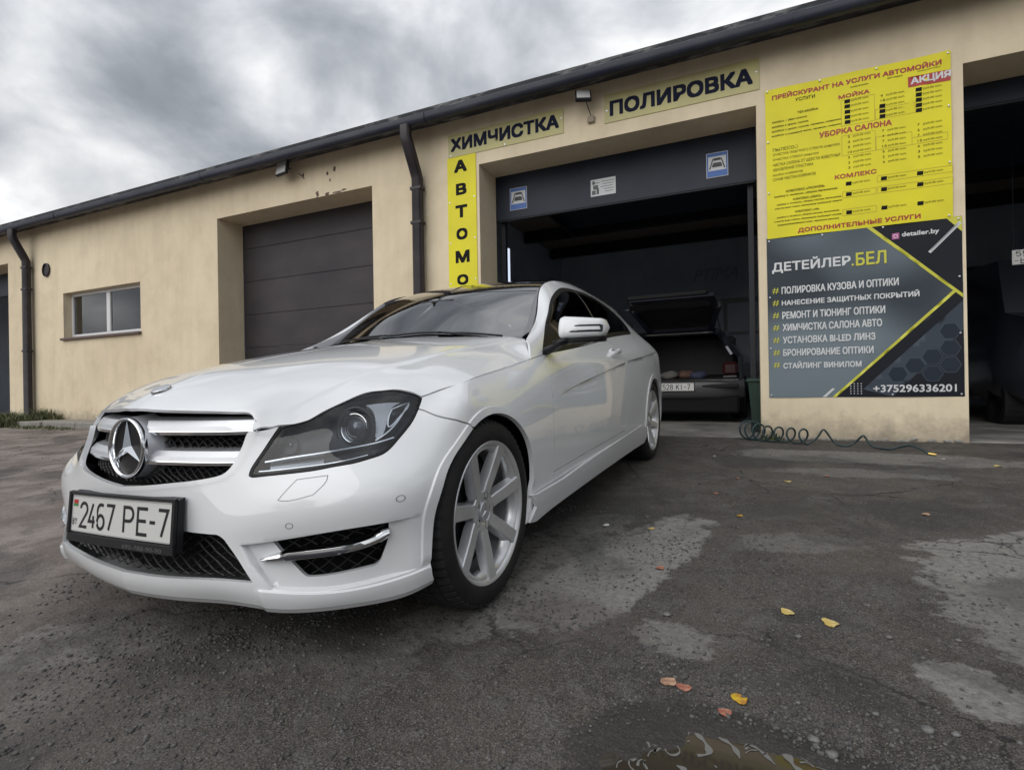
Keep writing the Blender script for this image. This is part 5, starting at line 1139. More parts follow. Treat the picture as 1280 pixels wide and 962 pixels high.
M['roofm'] = mat('roof_edge_sheet', (.10, .105, .12), .6); nz(M['roofm'], B(M['roofm']).inputs['Base Color'], 2.3, (.045, .048, .056), (.42, .42, .42), .52, .72, 8, .7, stretch=(1, 4, 4))
M['door'] = mat('garage_door_grey', (.045, .040, .044), .6, spec=.3); nz(M['door'], B(M['door']).inputs['Base Color'], 1.4, (.036, .032, .037), (.058, .051, .054), .3, .7, 6, stretch=(1, 1, 2)); bump(M['door'], 300, .08, .001)
M['door2'] = mat('garage_door_navy', (.018, .024, .040), .5, spec=.3); nz(M['door2'], B(M['door2']).inputs['Base Color'], 2, (.013, .018, .032), (.028, .034, .050), .3, .75, 6)
M['pipe'] = mat('downpipe_paint', (.024, .018, .022), .45, spec=.35); nz(M['pipe'], B(M['pipe']).inputs['Base Color'], 5, (.018, .014, .018), (.045, .036, .040), .4, .8, 5)
M['upvc'] = mat('white_window_frame', (.66, .66, .66), .35)
M['sill'] = mat('brown_sill', (.10, .065, .055), .5)
M['brick'] = mat('bared_masonry', (.13, .085, .065), .95); nz(M['brick'], B(M['brick']).inputs['Base Color'], 40, (.07, .05, .04), (.20, .13, .10))
M['concrete'] = mat('concrete', (.26, .245, .22), .85); nz(M['concrete'], B(M['concrete']).inputs['Base Color'], 3, (.17, .16, .145), (.31, .295, .27), .3, .7, 8, .7); bump(M['concrete'], 50, .5, .006)
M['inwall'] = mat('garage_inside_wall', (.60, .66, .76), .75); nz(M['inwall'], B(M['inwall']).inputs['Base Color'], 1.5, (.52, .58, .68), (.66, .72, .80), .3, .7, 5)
M['infloor'] = mat('garage_floor', (.2, .195, .18), .55); nz(M['infloor'], B(M['infloor']).inputs['Base Color'], 2.5, (.12, .118, .11), (.28, .27, .25), .35, .65, 7)
M['dsteel'] = mat('dark_steel', (.018, .020, .025), .55, .3)
bld = thing('garage_building', 'long low beige rendered garage block with dark gutter and four wide bays', 'building', mw=MBW)
OP = [(-15.5, -12.432, -.2, 3.26), (-10.412, -8.036, 1.59, 2.46), (-6.065, -3.019, -.2, 3.257), (-1.405, 1.642, -.2, 3.238), (3.235, 6.3, -.2, 3.222), (8.0, 11.0, -.2, 3.22)]
def wall_mesh(x0, x1, z0, z1, ops, dep):
    xs = sorted({x0, x1, *[o[0] for o in ops], *[o[1] for o in ops]}); zs = sorted({z0, z1, *[o[2] for o in ops], *[o[3] for o in ops]}); V = []; F = []; ix = {}
    def v(x, y, z):
        k = (round(x, 4), round(y, 4), round(z, 4))
        if k not in ix: ix[k] = len(V); V.append(k)
        return ix[k]
    solid = lambda i, j: 0 <= i < len(xs)-1 and 0 <= j < len(zs)-1 and not any(o[0]-1e-6 <= xs[i] and xs[i+1] <= o[1]+1e-6 and o[2]-1e-6 <= zs[j] and zs[j+1] <= o[3]+1e-6 for o in ops)
    for i in range(len(xs)-1):
        for j in range(len(zs)-1):
            if not solid(i, j): continue
            a, b_, c, d = xs[i], xs[i+1], zs[j], zs[j+1]
            F.append((v(a, 0, c), v(b_, 0, c), v(b_, 0, d), v(a, 0, d))); F.append((v(a, dep, c), v(a, dep, d), v(b_, dep, d), v(b_, dep, c)))
            if not solid(i-1, j): F.append((v(a, 0, c), v(a, 0, d), v(a, dep, d), v(a, dep, c)))
            if not solid(i+1, j): F.append((v(b_, 0, c), v(b_, dep, c), v(b_, dep, d), v(b_, 0, d)))
            if not solid(i, j-1): F.append((v(a, 0, c), v(a, dep, c), v(b_, dep, c), v(b_, 0, c)))
            if not solid(i, j+1): F.append((v(a, 0, d), v(b_, 0, d), v(b_, dep, d), v(a, dep, d)))
    return V, F
def bp_(name, b, m, parent=bld, **k): return b.build(name, m, parent, world=False, **k)
b = MB(); b.add(*wall_mesh(-22, 14, -.2, 3.845, OP, .46)); bp_('wall', b, 'wall')
b = MB(); b.add([(x, y, z) for x in (-22, 14) for y, z in ((-.222, 3.846), (.46, 3.862), (9.2, 3.862))], [(0, 1, 4, 3), (1, 2, 5, 4)])
bp_('roof_underside', b, 'soffit')
b = MB(); b.add([(x, y, z) for x in (-22.2, 14.2) for y, z in ((-.228, 3.848), (-.262, 3.935), (9.2, 4.75), (9.2, 3.9))], [(0, 1, 5, 4), (1, 2, 6, 5), (0, 4, 7, 3), (0, 3, 2, 1), (4, 5, 6, 7)])
bp_('roof', b, 'roofm')
# gutter: half round with rolled lip and joints
prof = [(-.235, 3.85), (-.240, 3.83), (-.245, 3.80)]+[(-.300+.055*math.cos(a), 3.785+.055*math.sin(a)) for a in np.linspace(-.1, -math.pi+.15, 9)]+[(-.357, 3.800), (-.360, 3.822), (-.354, 3.830), (-.348, 3.820)]
for k in range(9):
    x0 = -22+4*k; b = MB(); rows = []
    for x in (x0+.002, x0+3.998): rows.append([(x, y+.004*(k % 2), z+.003*((k*7) % 3-1)) for y, z in prof]+[(x, y+.006, z+.005) for y, z in prof[::-1]])
    b.loft(rows); bp_('gutter_length', b, 'gutter', angle=35)
    b = MB(); rows = []
    for x in (x0+3.95, x0+4.05): rows.append([(x, y+(y+.30)*.07, z+(z-3.785)*.07-.002) for y, z in prof]+[(x, y+.002, z+.002) for y, z in prof[::-1]])
    b.loft(rows); bp_('gutter_joint', b, 'gutter', angle=35)
b = MB()
def vol(b, path, w_, d_, off=0):     # rectangular pipe along path
    rings = []; pts = [Vector(p) for p in path]
    for i, p in enumerate(pts):
        t_ = (pts[min(i+1, len(pts)-1)]-pts[max(i-1, 0)]).normalized(); a = Vector((1, 0, 0)); a = (a-t_*a.dot(t_)).normalized(); c = t_.cross(a)
        rings.append([p+a*x*w_/2+c*y*d_/2 for x, y in ((-1, -.6), (-.7, -1), (.7, -1), (1, -.6), (1, .6), (.7, 1), (-.7, 1), (-1, .6))])
    b.loft(rings)
for px_, w_ in ((-11.505, .17), (-2.232, .135)):
    b = MB(); vol(b, [(px_-.02, -.300, 3.76), (px_-.02, -.300, 3.62), (px_-.01, -.275, 3.55), (px_, -.13, 3.25), (px_, -.095, 3.17), (px_, -.095, .12), (px_, -.115, .05)], w_, .10); bp_('downpipe', b, 'pipe', angle=40)
    for z in (3.05, 2.62, 1.4):
        b = MB(); b.bbox(px_-w_/2-.012, px_+w_/2+.012, -.15, -.038, z-.02, z+.02, .004); b.bbox(px_+w_/2+.01, px_+w_/2+.035, -.08, -.001, z-.012, z+.012, .003) if False else None; bp_('pipe_bracket', b, 'pipe')
# window
f = lambda n, x0, x1, z0, z1, y0=.13, y1=.19, m='upvc', be=.006: bp_(n, MB().bbox(x0, x1, y0, y1, z0, z1, be), m)
x0, x1, z0, z1 = -10.412, -8.036, 1.59, 2.46
f('window_frame', x0, x1, z1-.055, z1); f('window_frame', x0, x1, z0+.012, z0+.085); f('window_frame', x0, x0+.06, z0+.086, z1-.056); f('window_frame', x1-.06, x1, z0+.086, z1-.056); f('window_frame', -9.27, -9.16, z0+.086, z1-.056)
for a, c in ((x0+.06, -9.27), (-9.16, x1-.06)):
    f('window_glass', a, c, z0+.086, z1-.056, .155, .163, 'clear', .001)
    bp_('window_blind', MB().box(a, c, .30, .31, z0, z1), mat('pale_blind', (.30, .35, .44), .8))
bp_('window_sill', MB().bbox(x0-.03, x1+.02, -.055, .128, z0-.035, z0+.010, .006), 'sill')
# vent
b = MB(); b.lathe([(.0, .115), (-.03, .115), (-.035, .10), (-.012, .095), (-.006, .0001)], 24, axis='y', mw=Matrix.Translation((-10.96, -.002, 2.965)) @ Matrix.Diagonal((1.05, 1, 1.15, 1))); bp_('vent_cover', b, 'pipe', smooth=True, angle=35)
# bared masonry patches
for cx, cz, rx, rz, sd_ in ((-3.80, 3.275, .045, .03, 1), (-3.98, 3.30, .030, .055, 2), (-3.62, 3.272, .10, .013, 3), (-3.50, 3.285, .05, .015, 6), (-3.79, 3.56, .022, .035, 4), (-3.665, 3.60, .028, .045, 5), (-3.745, 3.46, .016, .028, 7), (-4.24, 3.62, .022, .03, 8)):
    r_ = random.Random(sd_); n_ = 18; P = [(cx+rx*math.cos(6.283*k/n_)*r_.uniform(.55, 1.15), cz+rz*math.sin(6.283*k/n_)*r_.uniform(.55, 1.15)) for k in range(n_)]
    b = MB(); b.prism(P, -.0015, .002, lambda a, c, d: (a, d, c)); bp_('bared_patch', b, 'brick')
# little thrown-up kerb slabs along the left foot of the wall
for k in range(7):
    x = -11.9+k*1.02; b = MB(); b.bbox(x, x+1.0, -.62+rng.uniform(-.02, .02), -.012, -.06, .055+rng.uniform(-.006, .006), .015); bp_('apron_slab', b, 'concrete')
# broken render along the pillar foot
for k in range(26):
    x = 1.70+k*.058+rng.uniform(-.01, .01); 
    if rng.random() < .25: continue
    V0, F0 = stone_mesh(npr, 1); V0 = V0*[.034, .014, .010+.012*rng.random()]+[x, -.004, .008+(.02 if k > 18 else 0)*rng.random()]; b = MB(); b.add(V0, F0); bp_('render_crumb', b, 'concrete')

# --- doors
for z0, z1 in ((.02, .70), (.704, 1.244), (1.248, 1.786), (1.790, 2.330), (2.334, 2.872), (2.876, 3.40)):
    bp_('door_panel', MB().bbox(-6.062, -3.022, .47, .51, z0, z1, .004), 'door')
bp_('door_seal', MB().bbox(-6.062, -3.022, .468, .512, -.01, .018, .003), 'plastic')
def raised(x0, x1, zb, m='door2'):
    bp_('door_panel', MB().bbox(x0, x1, .47, .51, zb+.022, 3.42, .004), m); bp_('door_seal', MB().bbox(x0+.01, x1-.01, .462, .518, zb, zb+.020, .006), 'dsteel')
    for k in range(5): bp_('door_panel', MB().bbox(x0+.02, x1-.02, .72+k*.55, 1.265+k*.55, 3.36, 3.40, .004), m)
    for x in (x0+.03, x1-.09):
        bp_('door_track', MB().bbox(x, x+.06, .53, .60, .02, 3.0, .004), 'dsteel'); bp_('door_track', MB().bbox(x, x+.06, .62, 3.6, 3.26, 3.31, .004), 'dsteel')
raised(-1.403, 1.640, 2.655); raised(3.237, 6.298, 3.0, 'door2'); raised(-15.4, -12.434, 2.75)
# --- insides
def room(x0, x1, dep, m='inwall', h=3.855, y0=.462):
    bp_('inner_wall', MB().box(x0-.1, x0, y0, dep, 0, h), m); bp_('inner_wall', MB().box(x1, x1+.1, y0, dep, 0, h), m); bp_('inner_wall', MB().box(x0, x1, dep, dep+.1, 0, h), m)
    o = bp_('floor_slab', MB().box(x0, x1, .02, dep, -.10, .018), 'infloor')
    bp_('threshold', MB().bbox(max(x0, x0), x1, -.0, .018, -.1, .02, .002), 'concrete') if False else None
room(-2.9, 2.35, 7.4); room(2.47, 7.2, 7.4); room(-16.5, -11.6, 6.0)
for y in (1.6, 3.2, 4.8, 6.4):
    for a, c in ((-2.85, 2.3), (2.5, 7.15)): bp_('ceiling_beam', MB().bbox(a, c, y, y+.14, 3.62, 3.85, .01), 'dsteel')
M['strip'] = mat('daylight_glow', (.8, .8, .8), .5, emit=(.75, .82, 1), estr=.75)
b = MB(); b.box(-1.735, -1.70, 1.48, 1.52, .6, 2.6); bp_('glow_strip', b, 'strip')  # self-glowing bar stands in for daylight through a gap; no opening is cut
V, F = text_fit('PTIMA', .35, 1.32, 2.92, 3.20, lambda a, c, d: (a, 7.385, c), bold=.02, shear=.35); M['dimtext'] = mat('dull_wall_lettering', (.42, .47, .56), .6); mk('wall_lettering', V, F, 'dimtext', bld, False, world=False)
# pane door on the back wall of the open bay
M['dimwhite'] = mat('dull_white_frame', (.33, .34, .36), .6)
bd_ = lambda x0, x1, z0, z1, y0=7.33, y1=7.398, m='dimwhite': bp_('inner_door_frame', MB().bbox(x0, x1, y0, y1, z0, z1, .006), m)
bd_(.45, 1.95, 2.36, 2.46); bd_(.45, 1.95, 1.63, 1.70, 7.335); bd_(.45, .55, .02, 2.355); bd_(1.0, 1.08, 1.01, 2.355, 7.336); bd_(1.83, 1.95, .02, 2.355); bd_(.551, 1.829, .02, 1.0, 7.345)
# shelves and clutter in the right bay
for z in (.9, 1.4, 1.95, 2.5): bp_('shelf_board', MB().bbox(2.55, 6.8, 6.3, 7.2, z, z+.04, .005), 'dsteel')
# --- signs
M['yel'] = mat('banner_yellow', (.56, .53, .05), .55, spec=.3); nz(M['yel'], B(M['yel']).inputs['Base Color'], 1.8, (.68, .61, .030), (.80, .72, .025), .3, .7, 3)
M['yel2'] = mat('faded_shaded_sign_yellow', (.36, .33, .13), .5); nz(M['yel2'], B(M['yel2']).inputs['Base Color'], 2.4, (.42, .385, .19), (.52, .475, .20), .3, .7, 4)  # dull yellow holds the shade under the eave as well as fading
M['och'] = mat('print_ochre', (.42, .30, .02), .5); M['navy'] = mat('sign_navy_letters', (.010, .013, .032), .7, spec=.15); M['blk'] = mat('print_black', (.009, .009, .010), .7, spec=.15); M['prd'] = mat('print_red', (.38, .030, .022), .5); M['wht'] = mat('print_white', (.62, .63, .64), .5); M['eyel'] = mat('sign_edge', (.42, .40, .15), .5)
I4 = Matrix.Identity(4)
def sign_thing(name, label, cat, x, z, group=None): return thing(name, label, cat, mw=MBW @ Matrix.Translation((x, -.01, z)), group=group)
def lt(par, ox, oz, s, x0, x1, z0, z1, m, d=-.0125, name='lettering', bold=0., shear=0, depth_fn=None, ref=None, space=1.):
    g = depth_fn or (lambda x, z: 0)
    V, F = text_fit(s, x0, x1, z0, z1, lambda a, c, q: (a-ox, d+.01+g(a, c), c-oz), bold=bold, shear=shear, ref=ref, space=space)
    return mk(name, V, F, m, par, False, world=False)
def board(name, par, ox, oz, x0, x1, z0, z1, y0, y1, m, be=.002): return MB().bbox(x0-ox, x1-ox, y0+.01, y1+.01, z0-oz, z1-oz, be).build(name, m, par, world=False)
def screws(par, ox, oz, pts, y=-.012, r=.011):
    for x, z in pts: b = MB(); b.lathe([(0, r), (-.004, r*.8), (-.005, .0001)], 10, axis='y', mw=Matrix.Translation((x-ox, y+.01, z-oz))); b.build('screw', 'satin', par, world=False)
s1 = sign_thing('sign_board', 'faded, shade-toned yellow board reading ХИМЧИСТКА left of the floodlight', 'sign', -1.07, 3.52); board('board', s1, -1.07, 3.52, -1.826, -.320, 3.385, 3.668, -.008, -.001, 'yel2')
lt(s1, -1.07, 3.52, 'ХИМЧИСТКА', -1.789, -.373, 3.453, 3.616, 'navy', -.0095, bold=.042); screws(s1, -1.07, 3.52, [(-1.79, 3.41), (-1.05, 3.405), (-.345, 3.56)], -.008)
s2_ = sign_thing('sign_board', 'faded, shade-toned yellow board reading ПОЛИРОВКА right of the floodlight', 'sign', .91, 3.54); board('board', s2_, .91, 3.54, .147, 1.677, 3.385, 3.695, -.008, -.001, 'yel2')
lt(s2_, .91, 3.54, 'ПОЛИРОВКА', .207, 1.618, 3.449, 3.616, 'navy', -.0095, bold=.042); screws(s2_, .91, 3.54, [(.175, 3.52), (1.65, 3.56)], -.008)
s3 = sign_thing('sign_board', 'tall narrow yellow board with letters АВТОМО stacked downwards', 'sign', -1.65, 2.4); board('board', s3, -1.65, 2.4, -1.845, -1.443, .62, 3.383, -.009, -.0015, 'yel')
for ch, a, c, z0, z1 in (('А',-1.745,-1.567,3.188,3.338), ('В',-1.724,-1.576,2.909,3.050), ('Т',-1.735,-1.570,2.630,2.784), ('О',-1.727,-1.572,2.358,2.499), ('М',-1.744,-1.548,2.075,2.225), ('О',-1.727,-1.571,1.802,1.931), ('Й',-1.735,-1.565,1.50,1.66), ('К',-1.735,-1.565,1.22,1.36), ('А',-1.745,-1.567,.94,1.08)): lt(s3, -1.65, 2.4, ch, a, c, z0, z1, 'blk', -.0105, bold=.05)
screws(s3, -1.65, 2.4, [(-1.815, 2.83), (-1.47, 2.86), (-1.815, 2.33), (-1.47, 2.36), (-1.815, 1.83), (-1.47, 1.86)], -.009)
# banners: slightly billowed sheets
def sheet(name, par, ox, oz, x0, x1, z0, z1, m, fn, y=-.006, nx=44, nz_=44, flat=None):
    xs = np.linspace(x0, x1, nx); zs = np.linspace(z0, z1, nz_); V = [(x-ox, y+.01+fn(x, z), z-oz) for z in zs for x in xs]; F = [(j*nx+i, j*nx+i+1, (j+1)*nx+i+1, (j+1)*nx+i) for j in range(nz_-1) for i in range(nx-1)]
    k = len(V); V += [(v[0], v[1]+.0012, v[2]) for v in V]; F2 = [tuple(i+k for i in f[::-1]) for f in F]
    ed = [j*nx for j in range(nz_)]; 
    return mk(name, V, F+F2, m, par, True, world=False)
def poly_on(name, par, ox, oz, pts, m, fn, d):
    """flat print following the sheet: triangulated finely"""
    P = np.array(pts, float); out = []
    for a, c in zip(P, np.roll(P, -1, 0)): n = max(1, int(np.linalg.norm(c-a)/.05)); out += [a+(c-a)*k/n for k in range(n)]
    out = np.array(out); lo, hi = out.min(0), out.max(0); g = np.array([(x, z) for x in np.arange(lo[0]+.02, hi[0], .045) for z in np.arange(lo[1]+.02, hi[1], .045)]).reshape(-1, 2)
    if len(g): g = g[inside(out, g)]; g = g[segdist(out, g) > .012]
    al = [Vector(map(float, q)) for q in out]+[Vector(map(float, q)) for q in g]; n = len(out)
    r = delaunay_2d_cdt(al, [(i, (i+1) % n) for i in range(n)], [], 0, 1e-6); vc = np.array([v[:] for v in r[0]]); F = [f for f in r[2] if inside(out, vc[list(f)].mean(0)[None])[0]]
    return mk(name, [(q[0]-ox, d+.01+fn(q[0], q[1]), q[1]-oz) for q in vc], F, m, par, True, world=False)
bump1 = lambda x, z: -.010*math.sin((x-1.72)/1.47*math.pi)**.8*math.sin(max(0, min(1, (z-1.92)/1.44))*math.pi)**.6-.0045*math.sin(x*9+z*6)*math.sin(z*5+1)-.006*math.exp(-((x-3.02-(z-3.2)*.7)/.035)**2)*(z > 2.95)+.005*math.exp(-((x-1.86+(z-3.1)*.35)/.03)**2)*(z > 2.7)
ox, oz = 2.44, 2.64
yb_ = sign_thing('price_banner', 'yellow car wash price list banner hung above the dark service banner', 'banner', ox, oz)
sheet('banner_sheet', yb_, ox, oz, 1.722, 3.150, 1.925, 3.352, 'yel', lambda x, z: bump1(x, z) if z < 9 else 0, -.010)
D1 = -.0118
TXT = [('ПРЕЙСКУРАНТ НА УСЛУГИ АВТОМОЙКИ',1.782,3.086,3.245,3.300,'prd',.03),('УСЛУГИ',1.979,2.140,3.190,3.222,'blk',.01),('МОЙКА',2.327,2.565,3.125,3.170,'prd',.03),('ТЕХ.МОЙКА',1.993,2.164,3.071,3.097,'blk',.01),('МОЙКА 1 (без сушки)',1.781,2.071,3.019,3.043,'blk',.01),('МОЙКА 2 (воск, сушка,',1.777,2.085,2.974,2.999,'blk',.01),('МОЙКА 3 (воск, сушка, проемы, коврики)',1.776,2.345,2.932,2.956,'blk',.01),('МОЙКА 4 (твердый воск, проемы, коврик)',1.775,2.345,2.889,2.911,'blk',.01),
('УБОРКА САЛОНА',2.169,2.727,2.803,2.855,'prd',.03),('ПЫЛЕСОС',1.781,1.993,2.750,2.781,'blk',0),('ОЧИСТКА ЛОБОВОГО СТЕКЛА (изнутри)',1.782,2.329,2.702,2.732,'blk',0),('ОЧИСТКА СТЕКОЛ (изнутри)',1.781,2.161,2.655,2.683,'blk',0),('ЧИСТКА САЛОНА ОТ ШЕРСТИ ЖИВОТНЫХ',1.780,2.335,2.607,2.636,'blk',0),('ОБНОВЛЕНИЕ ПЛАСТИКА',1.779,2.117,2.562,2.589,'blk',0),('МОЙКА КОВРИКОВ',1.779,2.029,2.516,2.540,'blk',0),('СУХАЯ ЧИСТКА КОВРИКОВ',1.778,2.134,2.470,2.497,'blk',0),
('КОМЛЕКС',2.287,2.607,2.397,2.437,'prd',.03),('КОМПЛЕКС «ЭКОНОМ»',1.889,2.205,2.346,2.368,'blk',.01),('(мойка 3, пылесос, уборка багажника)',1.788,2.306,2.305,2.328,'blk',.01),('КОМПЛЕКС «ЛЮКС»',1.946,2.178,2.262,2.282,'blk',.01),('(мойка 3, пылесос, уборка салона, багажника,',1.809,2.338,2.228,2.247,'blk',.01),('очистка всех стекол, обновление приборной панели)',1.790,2.341,2.193,2.211,'blk',.01),('КОМПЛЕКС «VIP»',1.962,2.159,2.143,2.162,'blk',.01),('(мойка 3, пылесос, уборка салона, багажника,',1.807,2.320,2.106,2.124,'blk',.01),('очистка всех стекол, обновление приборной салона,',1.785,2.336,2.070,2.088,'blk',.01),('кондиционирование кожи, чернение резины)',1.811,2.315,2.034,2.052,'blk',.01),('ДОПОЛНИТЕЛЬНЫЕ УСЛУГИ',1.981,2.924,1.945,1.993,'prd',.03),
('легковой автомобиль',2.42,2.56,3.205,3.222,'blk',0),('джип и минивэн',2.70,2.81,3.212,3.230,'blk',0),('микроавтобус',2.92,3.08,3.222,3.238,'blk',0)]
for s, a, c, z0, z1, m_, bo in TXT: lt(yb_, ox, oz, s, a, c, z0, z1, m_, D1, bold=bo, depth_fn=bump1)
PR = []
for z, v in zip((3.092, 3.046, 2.996, 2.948, 2.902), ('7', '9', '14', '18', '24')): PR.append((2.375, z, v, 1))
for z, v, k in zip((3.076, 3.034, 2.987, 2.941, 2.896), ('9', '18', '18', '26', '32'), (0, 0, 1, 1, 1)): PR.append((2.640, z, v, k))
for z, v in zip((3.069, 3.025, 2.98, 2.934, 2.89), ('15', '18', '26', '32', '38')): PR.append((2.905, z, v, 1))
for z, v in zip((2.764, 2.717, 2.671, 2.624, 2.578, 2.531, 2.485), ('5', '3', '5', '10', '5', '2', '3')): PR.append((2.385, z, v, 0))
for z, v in zip((2.764, 2.717, 2.671, 2.624, 2.578, 2.531, 2.485), ('7', '4', '7', '15', '5', '2', '4')): PR.append((2.645, z, v, 0))
for z, v in zip((2.764, 2.717, 2.671, 2.624, 2.578, 2.531, 2.485), ('7', '5', '7', '15', '6', '3', '5')): PR.append((2.903, z, v, 0))
for z, vv in zip((2.342, 2.246, 2.082), (('14', '26', '32'), ('26', '35', '42'), ('40', '45', '50'))):
    for x, v in zip((2.375, 2.642, 2.905), vv): PR.append((x, z, v, 1))
for x, z, v, k in PR:
    if k: poly_on('price_mark', yb_, ox, oz, [(x-.004, z-.016), (x+.040, z-.018), (x+.043, z+.016), (x-.001, z+.018)], 'blk', bump1, D1)
    else: lt(yb_, ox, oz, v, x+.008, x+.008+.016*len(v), z-.009, z+.012, 'blk', D1, depth_fn=bump1)
    lt(yb_, ox, oz, 'руб.00 коп.', x+.050, x+.185, z-.010, z+.012, 'blk', D1, depth_fn=bump1)
poly_on('offer_strip', yb_, ox, oz, [(2.850, 3.105), (3.148, 3.096), (3.148, 3.190), (2.850, 3.196)], 'prd', bump1, D1); lt(yb_, ox, oz, 'АКЦИЯ', 2.870, 3.15, 3.116, 3.186, 'wht', D1-.001, bold=.03, depth_fn=bump1)
for x0_, z0_, w_, h_ in ((2.345, 2.87, .255, .235), (2.345, 2.60, .255, .18), (2.605, 2.60, .265, .115), (2.345, 2.215, .255, .055), (2.61, 2.215, .54, .055), (2.61, 2.315, .54, .055), (2.345, 2.055, .255, .055), (2.605, 2.875, .29, .09), (2.87, 2.60, .25, .06)):
    for a, c, e, g_ in ((x0_, x0_+w_, z0_, z0_+.003), (x0_, x0_+w_, z0_+h_, z0_+h_+.003), (x0_, x0_+.003, z0_, z0_+h_), (x0_+w_, x0_+w_+.003, z0_, z0_+h_)): poly_on('price_rule', yb_, ox, oz, [(a, e), (c, e), (c, g_), (a, g_)], 'och', bump1, D1+.0004)
screws(yb_, ox, oz, [(1.74, 3.335), (2.18, 3.335), (2.62, 3.33), (3.13, 3.33), (1.74, 2.85), (1.74, 2.36), (3.13, 2.88), (3.13, 2.40), (3.12, 1.945)], -.020, .009)
bump2 = lambda x, z: -.008*math.sin((x-1.71)/1.5*math.pi)**.8*math.sin(max(0, min(1, (z-.39)/1.54))*math.pi)**.6-.003*math.sin(x*7-z*5)*math.sin(z*6+2)
ox, oz = 2.46, 1.16
M['bslate'] = m = mat('banner_slate', (.10, .13, .16), .6, spec=.2); r_ = nz(m, B(m).inputs['Base Color'], .9, (.042, .052, .064), (.160, .200, .225), .40, .60, 1, coord='Object')
M['bdark'] = mat('banner_dark', (.009, .011, .017), .6, spec=.25); M['bmid'] = mat('banner_grey_band', (.048, .060, .078), .6, spec=.2); M['byel'] = mat('banner_yellow_line', (.55, .53, .05), .5); M['hexm'] = mat('banner_hex', (.020, .028, .042), .6, spec=.2); M['hexl'] = mat('banner_hex_line', (.060, .075, .095), .6, spec=.2); M['insta'] = mat('banner_app_mark', (.45, .10, .28), .5)
db = sign_thing('service_banner', 'dark grey banner headed ДЕТЕЙЛЕР.БЕЛ hung below the yellow price list', 'banner', ox, oz)
sheet('banner_sheet', db, ox, oz, 1.714, 3.210, .398, 1.933, 'bslate', bump2, -.004)
E0 = -.0055
po = lambda n, p, m, d: poly_on(n, db, ox, oz, p, m, bump2, d)
po('banner_print', [(2.56, 1.931), (3.208, 1.931), (3.208, 1.30), (2.63, 1.80)] if False else [(2.545, 1.931), (3.208, 1.931), (3.208, 1.262)], 'bdark', E0)
po('banner_print', [(3.150, 1.300), (3.208, 1.255), (3.208, .400), (2.262, .400)], 'bdark', E0)
po('banner_print', [(2.48, .47), (2.70, .402), (3.206, .97), (3.206, 1.215)], 'bmid', E0-.0005)
po('banner_line', [(2.520, 1.931), (2.560, 1.931), (3.208, 1.272), (3.208, 1.240)], 'byel', E0-.001)
po('banner_line', [(2.240, .400), (2.270, .400), (3.168, 1.300), (3.146, 1.312)], 'byel', E0-.0014)
po('banner_line', [(3.10, 1.931), (3.208, 1.931), (3.208, 1.80)], 'byel', E0-.001)
po('banner_line', [(2.972, 1.655), (2.990, 1.640), (3.206, 1.872), (3.190, 1.890)], 'wht', E0-.0018)
po('banner_line', [(2.160, .402), (2.190, .402), (2.262, .478), (2.240, .482)], 'wht', E0-.001)
for i in range(5):
    for j in range(4):
        cx, cz = 2.74+.125*i, .60+.144*j+(.072 if i % 2 else 0)
        if cz > .40+(cx-2.55)*1.0+.02 or cx > 3.12 or cz > .99: continue
        hx = [(cx+.078*math.cos(a), cz+.078*math.sin(a)) for a in np.radians(np.arange(0, 360, 60))]; po('banner_hexagon', hx, 'hexl', E0-.001)
        hx = [(cx+.072*math.cos(a), cz+.072*math.sin(a)) for a in np.radians(np.arange(0, 360, 60))]; po('banner_hexagon', hx, 'hexm', E0-.0016)
for i in range(4):
    for j in range(5): x, z = 2.385+.027*i, .432+.022*j; po('banner_dot', [(x-.004, z-.004), (x+.004, z-.004), (x+.004, z+.004), (x-.004, z+.004)], 'wht', E0-.0016)
for s, a, c, z0, z1, m_ in (('ДЕТЕЙЛЕР',1.757,2.400,1.585,1.712,'wht'),('.',2.407,2.425,1.592,1.612,'byel'),('БЕЛ',2.440,2.671,1.589,1.707,'byel'),('ПОЛИРОВКА КУЗОВА И ОПТИКИ',1.835,2.758,1.384,1.453,'wht'),('НАНЕСЕНИЕ ЗАЩИТНЫХ ПОКРЫТИЙ',1.835,2.906,1.266,1.335,'wht'),('РЕМОНТ И ТЮНИНГ ОПТИКИ',1.837,2.655,1.146,1.215,'wht'),('ХИМЧИСТКА САЛОНА АВТО',1.839,2.630,1.030,1.099,'wht'),('УСТАНОВКА BI-LED ЛИНЗ',1.840,2.578,0.912,0.979,'wht'),('БРОНИРОВАНИЕ ОПТИКИ',1.840,2.563,0.792,0.859,'wht'),('СТАЙЛИНГ ВИНИЛОМ',1.840,2.470,0.673,0.741,'wht'),('+375296336201',2.556,3.154,0.441,0.506,'wht'),('detailer.by',2.787,3.052,1.797,1.849,'wht')):
    lt(db, ox, oz, s, a, c, z0, z1, m_, E0-.0026, bold=.02, depth_fn=bump2)
for k in range(7): lt(db, ox, oz, '#', 1.757, 1.812, 1.392-.1185*k, 1.448-.1185*k, 'byel', E0-.0026, bold=.0, depth_fn=bump2)
po('app_mark', [(2.715, 1.792), (2.768, 1.795), (2.768, 1.848), (2.715, 1.845)], 'insta', E0-.002)
hx = lambda r: [(2.7415+r*math.cos(a), 1.820+r*math.sin(a)) for a in np.linspace(0, 2*math.pi, 17)[:-1]]
po('app_mark', hx(.017), 'wht', E0-.0026); po('app_mark', hx(.012), 'insta', E0-.0031)
screws(db, ox, oz, [(1.735, 1.90), (2.18, 1.905), (2.65, 1.91), (3.185, 1.91), (1.735, 1.36), (1.735, .87), (1.735, .42), (2.70, .42), (3.185, .42), (3.185, 1.42), (3.185, .94)], -.010, .009)
